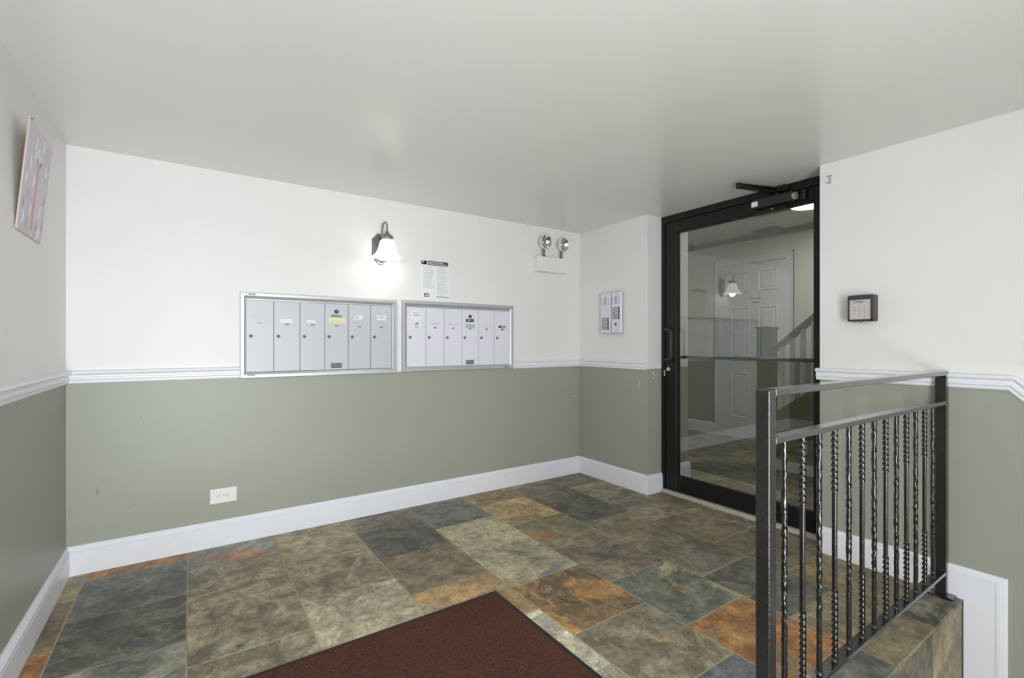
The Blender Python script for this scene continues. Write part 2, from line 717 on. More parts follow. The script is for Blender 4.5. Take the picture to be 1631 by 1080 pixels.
def bb(X0, X1, o0, o1, z0, z1, bev=0.0, seg=1):
    """box on the mailbox wall: o = distance out from the wall"""
    return box(X0, X1, BY - o1, BY - o0, z0, z1, bev, seg)


# ================================================================== STRUCTURE
wb = struct(obj('wall_back', box(LX - 0.12, GX, BY, BY + 0.12, LOW, H + 0.15), 'wall'))
wl = struct(obj('wall_left', box(LX - 0.12, LX, FRONT_Y, BY, LOW, H + 0.15), 'wall'))
# right wall: solid part with the keypad, and the short pier with the intercom
wr = struct(obj('wall_right', box(RX, 3.47, FRONT_Y, RY0, LOW, H + 0.15), 'wall_right'))
pier = struct(obj('wall_right', box(RX, GX, RY1, BY, -0.1, H + 0.15), 'wall'))
# front wall with the opening of the street door
bm = bmesh.new()
bx(bm, LX - 0.12, DOOR_X0, FRONT_Y - 0.12, FRONT_Y, LOW, H + 0.15)
bx(bm, DOOR_X1, 3.47, FRONT_Y - 0.12, FRONT_Y, LOW, H + 0.15)
bx(bm, DOOR_X0, DOOR_X1, FRONT_Y - 0.12, FRONT_Y, 1.9, H + 0.15)
struct(obj('wall_front', bm, 'wall'))
ceil = struct(obj('ceiling', box(LX - 0.12, GX + 0.03, FRONT_Y, BY + 0.12, H, H + 0.15), 'ceiling'))

# street door: dark frame with two glass leaves (behind the camera)
d3 = obj('door_3', join_bm([
    box(DOOR_X0, DOOR_X1, FRONT_Y - 0.09, FRONT_Y - 0.03, 1.83, 1.9),
    box(DOOR_X0, DOOR_X1, FRONT_Y - 0.09, FRONT_Y - 0.03, LOW, LOW + 0.12),
    box(DOOR_X0, DOOR_X0 + 0.07, FRONT_Y - 0.09, FRONT_Y - 0.03, LOW, 1.9),
    box(DOOR_X1 - 0.07, DOOR_X1, FRONT_Y - 0.09, FRONT_Y - 0.03, LOW, 1.9),
    box(0.14, 0.20, FRONT_Y - 0.09, FRONT_Y - 0.03, LOW, 1.9)]), 'alum')
struct(d3)
for x0, x1 in ((DOOR_X0 + 0.07, 0.14), (0.20, DOOR_X1 - 0.07)):
    obj('pane', box(x0, x1, FRONT_Y - 0.063, FRONT_Y - 0.057, LOW + 0.12, 1.83), 'glass', d3)

# ---- floor slab and slate tiles
floor = struct(obj('floor', box(LX, GX + 0.06, EDGE + 0.012, BY, -0.55, -0.0018), 'grout'))
low = struct(obj('floor', join_bm([box(LX, RX, FRONT_Y, EDGE + 0.02, LOW - 0.1, LOW),
                                   box(LX, 1.24, 0.05, EDGE + 0.012, LOW, LOW + 0.165),
                                   box(LX, 1.24, 0.33, EDGE + 0.012, LOW + 0.16, LOW + 0.333)]), 'concrete'))

K = 1.68   # photo tone -> stone colour


def tone(c, k=K):
    return [min(1.0, v * k) for v in lin(c)]


tile_cache = {}


def tile_mesh(w, d, t=0.012, ch=0.0025):
    key = (round(w, 3), round(d, 3))
    if key in tile_cache:
        return tile_cache[key]
    bm = bmesh.new()
    lo = [bm.verts.new((sx * w / 2, sy * d / 2, -t)) for sx, sy in ((-1, -1), (1, -1), (1, 1), (-1, 1))]
    mi = [bm.verts.new((sx * w / 2, sy * d / 2, -ch)) for sx, sy in ((-1, -1), (1, -1), (1, 1), (-1, 1))]
    hi = [bm.verts.new((sx * (w / 2 - ch), sy * (d / 2 - ch), 0)) for sx, sy in ((-1, -1), (1, -1), (1, 1), (-1, 1))]
    bm.faces.new(hi)
    bm.faces.new(lo[::-1])
    for i in range(4):
        j = (i + 1) % 4
        bm.faces.new((lo[i], lo[j], mi[j], mi[i]))
        bm.faces.new((mi[i], mi[j], hi[j], hi[i]))
    bmesh.ops.recalc_face_normals(bm, faces=bm.faces)
    me = bpy.data.meshes.new('tile')
    bm.to_mesh(me)
    bm.free()
    me.materials.append(M['slate'])
    tile_cache[key] = me
    return me


def put_tile(x0, x1, y0, y1, c1, c2, c3, amt, parent, z=0.0, riser=False, k=K):
    g = 0.0019
    w, d = x1 - x0 - 2 * g, y1 - y0 - 2 * g
    if w < 0.01 or d < 0.01:
        return
    o = bpy.data.objects.new('tile', tile_mesh(w, d))
    if riser:      # y0, y1 are heights here
        o.location = ((x0 + x1) / 2, EDGE + random.uniform(-0.0006, 0.0006), (y0 + y1) / 2)
        o.rotation_euler = (math.pi / 2, 0, 0)
    else:
        o.location = ((x0 + x1) / 2, (y0 + y1) / 2, z + random.uniform(-0.0012, 0.0006))
        o.rotation_euler = (random.uniform(-0.002, 0.002), random.uniform(-0.002, 0.002), 0)
    o['c1'], o['c2'], o['c3'] = tone(c1, k), tone(c2, k), tone(c3, k)
    o['amt'] = amt
    link(o, parent)


DK = ((68, 68, 63), (94, 93, 86), (120, 120, 108))
BLU = ((80, 82, 79), (106, 107, 102), (132, 130, 118))
GB = ((102, 94, 79), (140, 130, 110), (92, 82, 68))
GBD = ((90, 84, 72), (116, 108, 92), (76, 70, 60))
LT = ((132, 125, 105), (158, 150, 128), (108, 102, 86))
OL = ((124, 117, 94), (150, 142, 116), (104, 97, 78))
PALE = ((156, 151, 132), (178, 172, 152), (140, 134, 112))
ORG = ((124, 86, 54), (152, 112, 70), (108, 78, 52))
RUST = ((96, 84, 66), (122, 108, 86), (146, 106, 64))
TAN = ((140, 118, 84), (168, 146, 108), (164, 122, 70))
XS = [LX, -0.42, -0.01, 0.402, 0.82, 1.235, 1.65, 2.055, 2.457, RX]
COLS = [
    # (boundaries in y from the wall outwards, one stone per piece)
    ([BY, 2.82, 2.40, 2.0, 1.6, 1.18, 0.77, EDGE], [(OL, .1), (RUST, .38), (ORG, .2), (GB, .2), (GBD, .2), (GB, .2), (DK, .2)]),
    ([BY, 3.01, 2.60, 2.19, 1.78, 1.37, 0.95, EDGE], [(ORG, .0), (BLU, .28), (DK, .35), (BLU, .5), (GB, .2), (DK, .2), (GB, .2)]),
    ([BY, 2.83, 2.415, 2.005, 1.595, 1.18, 0.77, EDGE], [((BLU[1], BLU[2], (146, 104, 80)), .47), (GB, .3), ((GB[0], GB[1], DK[0]), .38), (GB, .3), (LT, .2), (GB, .2), (DK, .2)]),
    ([BY, 3.03, 2.62, 2.21, 1.80, 1.39, 0.98, EDGE], [(GB, .2), ((OL[0], OL[1], (96, 92, 78)), .3), ((GB[0], GB[1], LT[1]), .4), ((LT[0], LT[1], GB[0]), .35), (GB, .2), (DK, .2), (GB, .2)]),
    ([BY, 2.85, 2.44, 2.02, 1.61, 1.19, 0.77, EDGE], [(GBD, .25), ((DK[0], DK[1], GBD[0]), .3), ((GB[0], (126, 114, 94), GBD[0]), .3), ((TAN[0], (156, 128, 90), LT[1]), .42), (PALE, .3), (GB, .2), (DK, .2)]),
    ([BY, 3.07, 2.655, 2.24, 1.82, 1.39, 0.98, EDGE], [(GBD, .2), (BLU, .3), ((OL[1], LT[1], GB[1]), .3), ((GB[1], OL[1], BLU[1]), .42), (((84, 70, 52), (112, 92, 66), (152, 114, 68)), .48), ((GB[0], LT[0], (168, 134, 76)), .36), (((62, 66, 70), (90, 94, 96), DK[2]), .2)]),
    ([BY, 2.86, 2.44, 2.03, 1.60, 1.18, 0.77, EDGE], [(((108, 92, 64), TAN[0], GBD[0]), .3), ((TAN[0], TAN[1], OL[1]), .4), (((104, 96, 74), OL[0], (138, 100, 64)), .40), (GBD, .3), (((84, 88, 80), (104, 107, 97), (158, 144, 106)), .46), (ORG, .24), (BLU, .2)]),
    ([BY, 3.04, 2.63, 2.21, 1.80, 1.388, 0.975, EDGE], [(GB, .2), ((GBD[0], GBD[1], DK[0]), .45), ((DK[0], (88, 88, 80), (112, 108, 94)), .34), ((GB[0], OL[0], (92, 62, 46)), .30), ((GBD[0], (112, 108, 94), DK[1]), .35), ((DK[0], DK[1], GBD[0]), .35), (((112, 102, 80), (136, 124, 98), GBD[0]), .3)]),
    ([BY, 2.83, 2.42, 2.0, 1.587, 1.18, 0.77, EDGE], [(GBD, .2), (GB, .3), ((GB[0], LT[0], (88, 66, 48)), .34), ((GB[0], OL[0], GBD[0]), .3), (((84, 78, 62), (104, 96, 76), DK[1]), .3), (((104, 92, 64), (128, 114, 82), GBD[0]), .3), ((DK[0], GBD[1], DK[1]), .3)]),
]
for ci, (ys, st) in enumerate(COLS):
    x0, x1 = XS[ci], XS[ci + 1]
    for ri in range(len(ys) - 1):
        (c1, c2, c3), amt = st[ri][0], st[ri][1]
        xe = x1
        put_tile(x0, xe, ys[ri + 1], ys[ri], c1, c2, c3, amt, floor)
# recess strip in front of the glass door
for y0, y1, t in ((RY0, 1.587, GBD), (1.587, 2.0, GB), (2.0, RY1, RUST)):
    put_tile(RX, GX + 0.05, y0, y1, *t, 0.3, floor)
# riser tiles on the face of the raised floor
for x0, x1, t in ((1.25, 1.63, GB), (1.63, 2.03, GBD), (2.03, 2.43, ((78, 74, 62), (98, 92, 76), DK[0])), (2.43, 2.805, ((116, 100, 76), (140, 122, 94), (96, 92, 90)))):
    put_tile(x0, x1, -0.40, -0.012, *t, 0.4, floor, riser=True)
    put_tile(x0, x1, -0.50, -0.40, *t, 0.3, floor, riser=True)

# ---- baseboards (profile: out, up)
BASE_H = 0.142
PB = [(0, 0), (0.016, 0), (0.016, 0.104), (0.0125, 0.1045), (0.0125, 0.108), (0.0165, 0.112), (0.0165, 0.122), (0.0105, 0.1225), (0.0105, 0.128), (0.0125, 0.131), (0.006, BASE_H), (0, BASE_H)]
up = (0, 0, 1)
base_path = [(LX, EDGE, 0), (LX, BY, 0), (RX, BY, 0), (RX, RY1, 0), (GX - 0.002, RY1, 0)]
bms = sweep(base_path, [((1, 0, 0), up), ((0, -1, 0), up), ((-1, 0, 0), up), ((0, -1, 0), up)], PB)
struct(obj('baseboard_left', bms[0], 'trim'))
struct(obj('baseboard_back', bms[1], 'trim'))
struct(obj('baseboard_right', bms[2], 'trim'))
struct(obj('baseboard_right', bms[3], 'trim'))
# keypad wall: the board runs to the platform edge and turns down beside the steps
TURN = 0.475
bm = bmesh.new()
prism(bm, [(RY0, 0.0), (RY0, 0.125), (TURN + 0.017, 0.125), (TURN + 0.017, LOW), (EDGE - 0.001, LOW), (EDGE - 0.001, 0.0)], RX - 0.014, RX, 0)
parts = [bm]
PM = [(0, 0), (0, -0.036), (0.0165, -0.034), (0.0165, -0.022), (0.0125, -0.017), (0.0125, -0.012), (0.006, 0)]
parts += sweep([(RX, RY0, BASE_H), (RX, TURN, BASE_H), (RX, TURN, LOW)],
               [((-1, 0, 0), (0, 0, 1)), ((-1, 0, 0), (0, -1, 0))], PM)
struct(obj('baseboard_right', join_bm(parts), 'trim'))
parts = sweep([(RX, TURN, LOW), (RX, FRONT_Y, LOW)], [((-1, 0, 0), up)], PB)
struct(obj('baseboard_right', parts[0], 'trim'))

# ---- chair rails
RZ = 0.936
PR = [(0, 0), (0.008, 0), (0.012, 0.006), (0.012, 0.014), (0.017, 0.020), (0.017, 0.028), (0.012, 0.034), (0.012, 0.040),
      (0.024, 0.047), (0.026, 0.053), (0.024, 0.060), (0.010, 0.062), (0, 0.064)]
bms = sweep([(LX, FRONT_Y, RZ), (LX, BY, RZ), (0.236, BY, RZ)], [((1, 0, 0), up), ((0, -1, 0), up)], PR)
struct(obj('trim_1', bms[0], 'trim'))
struct(obj('trim_2', bms[1], 'trim'))
bms = sweep([(2.1245, BY, RZ - 0.003), (RX, BY, RZ - 0.003), (RX, RY1 + 0.002, RZ - 0.003)], [((0, -1, 0), up), ((-1, 0, 0), up)], PR)
struct(obj('trim_3', bms[0], 'trim'))
struct(obj('trim_4', bms[1], 'trim'))
dg_ = Vector((0, -1, -1)).normalized()
dup_ = Vector((0, -1, 1)).normalized()
bms = sweep([(RX, RY0 + 0.014, RZ), (RX, TURN, RZ), (RX, TURN - 0.5, RZ - 0.5), (RX, FRONT_Y, RZ - 0.5)],
            [((-1, 0, 0), up), ((-1, 0, 0), tuple(dup_)), ((-1, 0, 0), up)], PR)
struct(obj('trim_5', join_bm(bms), 'trim'))

# ---- small wear on the walls
rnd = random.Random(3)


def blob_yz(X, yc, zc, ry, rz, parent, m='chip', out=-1, name='paint_chip'):
    bm = bmesh.new()
    n = 9
    pts = []
    for i in range(n):
        t = 2 * math.pi * i / n
        k = rnd.uniform(0.6, 1.15)
        pts.append((yc + ry * k * math.cos(t), zc + rz * k * math.sin(t)))
    prism(bm, pts, X, X + out * 0.0005, 0)
    return obj(name, bm, m, parent)


def blob_xz(Y, xc, zc, rx, rz, parent, m='chip', rot=0.0, name='paint_chip'):
    bm = bmesh.new()
    n = 9
    pts = []
    for i in range(n):
        t = 2 * math.pi * i / n
        k = rnd.uniform(0.6, 1.15)
        a, b = rx * k * math.cos(t), rz * k * math.sin(t)
        pts.append((xc + a * math.cos(rot) - b * math.sin(rot), zc + a * math.sin(rot) + b * math.cos(rot)))
    prism(bm, pts, Y, Y - 0.0005, 1)
    return obj(name, bm, m, parent)


for x, z, rx, rz in ((2.905, 0.912, 0.010, 0.012), (2.915, 0.892, 0.007, 0.009), (2.910, 0.868, 0.008, 0.007), (2.96, 0.885, 0.004, 0.005), (2.875, 0.80, 0.004, 0.004)):
    blob_xz(RY1, x, z, rx, rz, pier)
blob_yz(RX, 2.452, 0.826, 0.003, 0.032, pier)
blob_xz(BY, 2.775, 0.672, 0.007, 0.004, wb)
blob_xz(BY, -0.382, 0.395, 0.004, 0.024, wb, 'scuff', -0.2, 'scuff_mark')
blob_xz(BY, -0.24, 0.30, 0.016, 0.002, wb, 'scuff', 0.1, 'scuff_mark')
blob_xz(BY, -0.21, 0.75, 0.003, 0.005, wb, 'scuff', 0.0, 'scuff_mark')

# ================================================================== GLASS DOOR
d1 = struct(obj('door_1', join_bm([
    box(GX, GX + 0.06, RY1 - 0.032, RY1, 0, H),
    box(GX, GX + 0.06, RY0, RY0 + 0.032, 0, H),
    box(GX, GX + 0.06, RY0 + 0.032, RY1 - 0.032, 2.052, H)]), 'alum'),
    'black metal frame of the glass hall door', 'door')
LY0, LY1 = RY0 + 0.036, RY1 - 0.036      # door leaf
GY0, GY1 = 1.292, 2.240                  # glass
GZ0, GZ1 = 0.138, 1.967
leaf = obj('leaf', join_bm([
    box(GX + 0.006, GX + 0.05, GY1, LY1, 0.026, 2.048, 0.002),
    box(GX + 0.006, GX + 0.05, LY0, GY0, 0.026, 2.048, 0.002),
    box(GX + 0.006, GX + 0.05, GY0, GY1, GZ1, 2.048, 0.002),
    box(GX + 0.006, GX + 0.05, GY0, GY1, 0.026, GZ0, 0.002),
    # glazing beads
    box(GX + 0.012, GX + 0.044, GY1 - 0.008, GY1, GZ0, GZ1),
    box(GX + 0.012, GX + 0.044, GY0, GY0 + 0.008, GZ0, GZ1),
    box(GX + 0.012, GX + 0.044, GY0, GY1, GZ1 - 0.008, GZ1),
    box(GX + 0.012, GX + 0.044, GY0, GY1, GZ0, GZ0 + 0.008)]), 'alum', d1)
obj('pane', box(GX + 0.025, GX + 0.031, GY0 + 0.004, GY1 - 0.004, GZ0 + 0.004, GZ1 - 0.004), 'glass', d1)
obj('threshold', box(GX - 0.022, GX + 0.055, RY0, RY1, -0.003, 0.024, 0.003), 'sill', d1)
# pull handle
hp = [(GX + 0.008, 2.306, 1.240), (GX - 0.028, 2.304, 1.240), (GX - 0.044, 2.294, 1.240), (GX - 0.050, 2.266, 1.238), (GX - 0.050, 2.250, 1.230), (GX - 0.050, 2.245, 1.214)]
hp += [(x, y, 2.25 - z) for x, y, z in hp[::-1]]
obj('pull_handle', tube(bmesh.new(), hp, 0.0105, 12), 'alum2', d1, True)
# push bar on the hall side
obj('push_bar', join_bm([tube(bmesh.new(), [(GX + 0.085, LY1 - 0.02, 1.03), (GX + 0.085, LY0 + 0.02, 1.03)], 0.011, 12),
                         cyl(bmesh.new(), (GX + 0.045, 2.27, 1.03), (GX + 0.085, 2.27, 1.03), 0.010),
                         cyl(bmesh.new(), (GX + 0.045, 1.262, 1.03), (GX + 0.085, 1.262, 1.03), 0.010)]), 'alum', d1, True)
lk = obj('lock_cylinder', lathe(bmesh.new(), (GX + 0.008, 2.309, 0.938), (-1, 0, 0), [(0.0, 0), (0.016, 0), (0.016, 0.008), (0.013, 0.011), (0.008, 0.011), (0.007, 0.008), (0, 0.008)], 20), 'silver', d1, True)
obj('strike_plate', box(GX - 0.002, GX + 0.004, 2.338, 2.346, 0.885, 0.93), 'sill', d1)
obj('hinge', box(GX - 0.010, GX + 0.01, RY0 + 0.024, RY0 + 0.044, 1.90, 2.02, 0.004), 'alum2', d1)
# door closer
cl = obj('closer_body', box(GX - 0.045, GX + 0.008, 1.395, 1.640, 1.985, 2.040, 0.004), 'alum2', d1)
obj('spring_cap', cyl(bmesh.new(), (GX - 0.022, 1.397, 2.012), (GX - 0.022, 1.378, 2.012), 0.022), 'copper', d1)
obj('screw_plate', box(GX - 0.010, GX + 0.008, 1.33, 1.366, 1.980, 2.042, 0.002), 'alum', d1)
for zz in (1.99, 2.01, 2.032):
    obj('screw', cyl(bmesh.new(), (GX - 0.009, 1.342, zz), (GX - 0.0125, 1.342, zz), 0.004, 10), 'lock', d1)
obj('maker_label', box(GX - 0.0462, GX - 0.0445, 1.598, 1.638, 1.996, 2.028), 'plastic', d1)
obj('closer_bracket', box(GX - 0.02, GX + 0.008, 1.44, 1.64, 1.955, 1.975, 0.002), 'alum', d1)
obj('bracket_bolt', cyl(bmesh.new(), (GX - 0.019, 1.52, 1.966), (GX - 0.027, 1.52, 1.966), 0.007, 12), 'lock', d1)
# folded closer arm
bm = bmesh.new()


def flat_arm(bm, a, b, w, t):
    a, b = Vector(a), Vector(b)
    d = (b - a).normalized()
    s = d.cross(Vector((0, 0, 1))).normalized()
    u = s.cross(d).normalized()
    vs = []
    for p in (a, b):
        for q in ((-1, -1), (1, -1), (1, 1), (-1, 1)):
            vs.append(bm.verts.new(p + s * q[0] * w / 2 + u * q[1] * t / 2))
    for q in ((0, 1, 2, 3), (7, 6, 5, 4), (0, 4, 5, 1), (1, 5, 6, 2), (2, 6, 7, 3), (3, 7, 4, 0)):
        bm.faces.new([vs[i] for i in q])
    return bm


ELB = (2.70, 1.575, 2.066)
flat_arm(bm, (GX - 0.025, 1.49, 2.056), ELB, 0.034, 0.012)
cyl(bm, (GX - 0.025, 1.49, 2.036), (GX - 0.025, 1.49, 2.068), 0.016)
obj('closer_arm', bm, 'alum', d1)
bm = bmesh.new()
flat_arm(bm, (GX + 0.0, 1.46, 2.072), (ELB[0], ELB[1], 2.078), 0.030, 0.008)
cyl(bm, (ELB[0], ELB[1], 2.056), (ELB[0], ELB[1], 2.086), 0.015)
bx(bm, GX - 0.035, GX + 0.004, 1.425, 1.50, 2.058, 2.092, 0.004)
obj('forearm', bm, 'alum', d1)
obj('arm_pin', cyl(bmesh.new(), (GX - 0.03, 1.47, 2.07), (GX - 0.042, 1.47, 2.07), 0.006, 10), 'lock', d1)

# ================================================================== HALL BEHIND THE GLASS
struct(obj('wall_hall_left', box(GX + 0.0601, 3.47, 2.47, BY + 0.12, -0.1, HH + 0.2), 'hall'))
struct(obj('wall_hall_head', box(GX + 0.0601, 3.47, RY0, 2.47, H, HH + 0.2), 'hall'))
hall_far = struct(obj('wall_hall_far', box(HX, HX + 0.12, -0.6, 4.4, -0.1, HH + 0.2), 'hall'))
struct(obj('wall_hall_end', box(3.35, HX, 4.4, 4.52, -0.1, HH + 0.2), 'hall'))
struct(obj('wall_hall_side', box(3.35, 3.47, BY + 0.12, 4.4, -0.1, HH + 0.2), 'hall'))
struct(obj('wall_hall_near', box(3.47, HX, -0.72, -0.6, -0.1, HH + 0.2), 'hall'))
hc = struct(obj('ceiling', box(3.47, HX, -0.6, 4.4, HH, HH + 0.1), 'hall_ceiling'))
hf = struct(obj('floor', box(GX + 0.06, HX, -0.6, 4.4, -0.1, -0.0018), 'grout'))
hx = [3.08, 3.33, 3.745, 4.16, 4.575, 4.99, HX - 0.0001]
pal = [GBD, DK, GB, OL, RUST, GBD, LT, DK, BLU, GB]
for i in range(len(hx) - 1):
    y = RY0 if i == 0 else 0.30
    y_end = 2.465 if i < 2 else 4.398
    first = True
    off = [0.41, 0.2, 0.41, 0.2, 0.41, 0.2][i]
    while y < y_end - 0.02:
        y2 = min(y_end, y + (off if first else 0.413))
        first = False
        t = rnd.choice(pal)
        put_tile(hx[i], hx[i + 1], y, y2, *t, 0.3, hf)
        y = y2
# hall baseboards
bms = sweep([(3.47, 2.47 + 0.8, 0), (3.47, 2.47, 0), (GX + 0.0601, 2.47, 0)], [((1, 0, 0), up), ((0, -1, 0), up)], PB)
struct(obj('baseboard_hall', join_bm(bms), 'trim'))
DY0, DY1 = 2.622, 3.399
bms = sweep([(HX, 4.4, 0), (HX, DY1 + 0.075, 0)], [((-1, 0, 0), up)], PB)
struct(obj('baseboard_hall', bms[0], 'trim'))
# six-panel white door with casing
CW = 0.075
d2 = struct(obj('door_2', join_bm([
    box(HX - 0.02, HX, DY1 + 0.004, DY1 + CW, 0, 2.155),
    box(HX - 0.02, HX, DY0 - CW, DY0 - 0.004, 0, 2.155),
    box(HX - 0.02, HX, DY0 - 0.004, DY1 + 0.004, 2.078, 2.155),
    box(HX - 0.026, HX, DY1 + CW - 0.016, DY1 + CW, 0, 2.155),
    box(HX - 0.026, HX, DY0 - CW, DY0 - CW + 0.016, 0, 2.155),
    box(HX - 0.026, HX, DY0 - CW, DY1 + CW, 2.139, 2.155)]), 'hall_white'), 'white casing around the six-panel door in the hall', 'door')
obj('leaf', box(HX - 0.010, HX - 0.0005, DY0, DY1 - 0.004, 0.004, 2.062), 'hall_white', d2)


def panel(y0, y1, z0, z1):
    bm = bmesh.new()
    X = HX - 0.010
    def ring(i, x):
        return [bm.verts.new((x, y, z)) for y, z in ((y0 + i, z0 + i), (y1 - i, z0 + i), (y1 - i, z1 - i), (y0 + i, z1 - i))]
    rs = [ring(0, X), ring(0.004, X - 0.009), ring(0.016, X - 0.009), ring(0.024, X - 0.0015), ring(0.03, X - 0.0015), ring(0.05, X - 0.007)]
    for a, b in zip(rs, rs[1:]):
        for i in range(4):
            bm.faces.new((a[i], a[(i + 1) % 4], b[(i + 1) % 4], b[i]))
    bm.faces.new(rs[-1])
    obj('panel', bm, 'hall_white', d2)


for y0, y1 in ((2.715, 2.945), (3.045, 3.275)):
    for z0, z1 in ((1.745, 1.985), (0.93, 1.565), (0.24, 0.79)):
        panel(y0, y1, z0, z1)
for z, n, wsum in ((1.655, 2, 0.13), (1.612, 2, 0.09)):
    for i in range(n):
        c = 2.965 + (i - (n - 1) / 2) * wsum / n * 1.05
        obj('door_lettering', box(HX - 0.0112, HX - 0.0098, c - wsum / n * 0.45, c + wsum / n * 0.45, z - 0.009, z + 0.009), 'grey_print', d2)
obj('knob', lathe(bmesh.new(), (HX - 0.010, DY0 + 0.06, 0.96), (-1, 0, 0), [(0, 0), (0.03, 0), (0.03, 0.006), (0.012, 0.012), (0.012, 0.03), (0.026, 0.042), (0.026, 0.058), (0, 0.066)], 18), 'lock', d2, True)
# brown trim under the hall ceiling
struct(obj('trim_6', box(HX - 0.035, HX, 0.2, 4.4, HH - 0.055, HH), 'brown'))
bmx = thing('ceiling_bracket', 'brown painted box on the hall ceiling trim above the white door', 'bracket', (HX - 0.12, 2.75, HH))
obj('box', box(HX - 0.22, HX - 0.036, 2.62, 2.88, HH - 0.035, HH, 0.004), 'brown', bmx)
obj('cover', box(HX - 0.19, HX - 0.07, 2.68, 2.82, HH - 0.048, HH - 0.035, 0.003), 'brown', bmx)
bmx = thing('junction_box', 'small dark box on the hall ceiling beyond the white door', 'box', (HX - 0.15, 3.8, HH))
obj('body', box(HX - 0.20, HX - 0.09, 3.72, 3.83, HH - 0.05, HH, 0.004), 'alum2', bmx)
obj('lid', box(HX - 0.19, HX - 0.10, 3.73, 3.82, HH - 0.056, HH - 0.05, 0.002), 'alum2', bmx)

# hall ceiling light seen through the glass


def hall_light(x, y, label, power):
    hl = thing('hall_ceiling_light', label, 'ceiling light', (x, y, HH))
    obj('rim', lathe(bmesh.new(), (x, y, HH), (0, 0, -1), [(0.0, 0), (0.155, 0), (0.158, 0.012), (0.150, 0.022), (0.135, 0.022), (0, 0.02)], 36), 'hall_white', hl, True)
    obj('diffuser', lathe(bmesh.new(), (x, y, HH), (0, 0, -1), [(0.14, 0.020), (0.13, 0.028), (0.07, 0.036), (0, 0.038)], 36), 'disc', hl, True)
    pl = bpy.data.lights.new('hall_bulb', 'AREA')
    pl.shape = 'DISK'
    pl.size = 0.26
    pl.energy = power
    pl.color = (1.0, 0.96, 0.89)
    po = bpy.data.objects.new('hall_bulb', pl)
    po.location = (x, y, HH - 0.045)
    C.objects.link(po)


hall_light(4.62, 2.04, 'lit round flush ceiling light in the hall behind the glass', 9)

# staircase going up in the hall
SX = 4.33
st = thing('staircase', 'brown staircase with white balusters rising in the hall behind the glass', 'staircase', (SX, 2.27, 0))
obj('newel_post', join_bm([box(4.30, 4.42, 2.206, 2.336, 0, 1.262, 0.004), box(4.292, 4.428, 2.198, 2.344, 1.262, 1.285, 0.005)]), 'brown', st)
bm = bmesh.new()
yT = 0.9
prism(bm, [(2.206, 0.09), (2.206, 0.50), (yT, 0.50 + 0.76 * (2.206 - yT)), (yT, 0.09 + 0.76 * (2.206 - yT))], SX, SX + 0.04, 0)
obj('stringer', bm, 'brown', st)
bm = bmesh.new()
prism(bm, [(2.21, 1.035), (2.21, 1.092), (yT, 1.092 + 0.86 * (2.21 - yT)), (yT, 1.035 + 0.86 * (2.21 - yT))], SX - 0.005, SX + 0.055, 0)
obj('handrail', bm, 'brown', st)
by = 2.135
while by > 1.0:
    z0 = 0.50 + 0.76 * (2.206 - by) - 0.02
    z1 = 1.045 + 0.86 * (2.21 - by)
    obj('baluster', box(SX + 0.006, SX + 0.038, by - 0.016, by + 0.016, z0, z1), 'hall_white', st)
    by -= 0.087
for i in range(8):
    y1 = 2.20 - 0.245 * i
    z = 0.186 * (i + 1)
    obj('tread', box(SX + 0.04, HX - 0.001, y1 - 0.27, y1 + 0.02, z - 0.03, z), 'brown', st)
    obj('riser', box(SX + 0.04, HX - 0.001, y1 - 0.02, y1, z - 0.186, z - 0.03), 'hall_white', st)
bm = bmesh.new()
prism(bm, [(2.206, 0.0), (2.206, 0.10), (yT, 0.10 + 0.76 * (2.206 - yT)), (yT, 0.0)], SX + 0.045, SX + 0.09, 0)
wst = struct(obj('wall_stair', bm, 'hall'))
bms = sweep([(SX + 0.045, 2.206, 0), (SX + 0.045, yT, 0)], [((-1, 0, 0), up)], [(a, b * 0.62) for a, b in PB])
struct(obj('baseboard_hall', bms[0], 'trim'))

# ================================================================== MAILBOXES
FR = [(0, 0), (0.014, 0), (0.019, -0.004), (0.019, -0.020), (0.013, -0.026), (0.010, -0.032), (0, -0.032)]


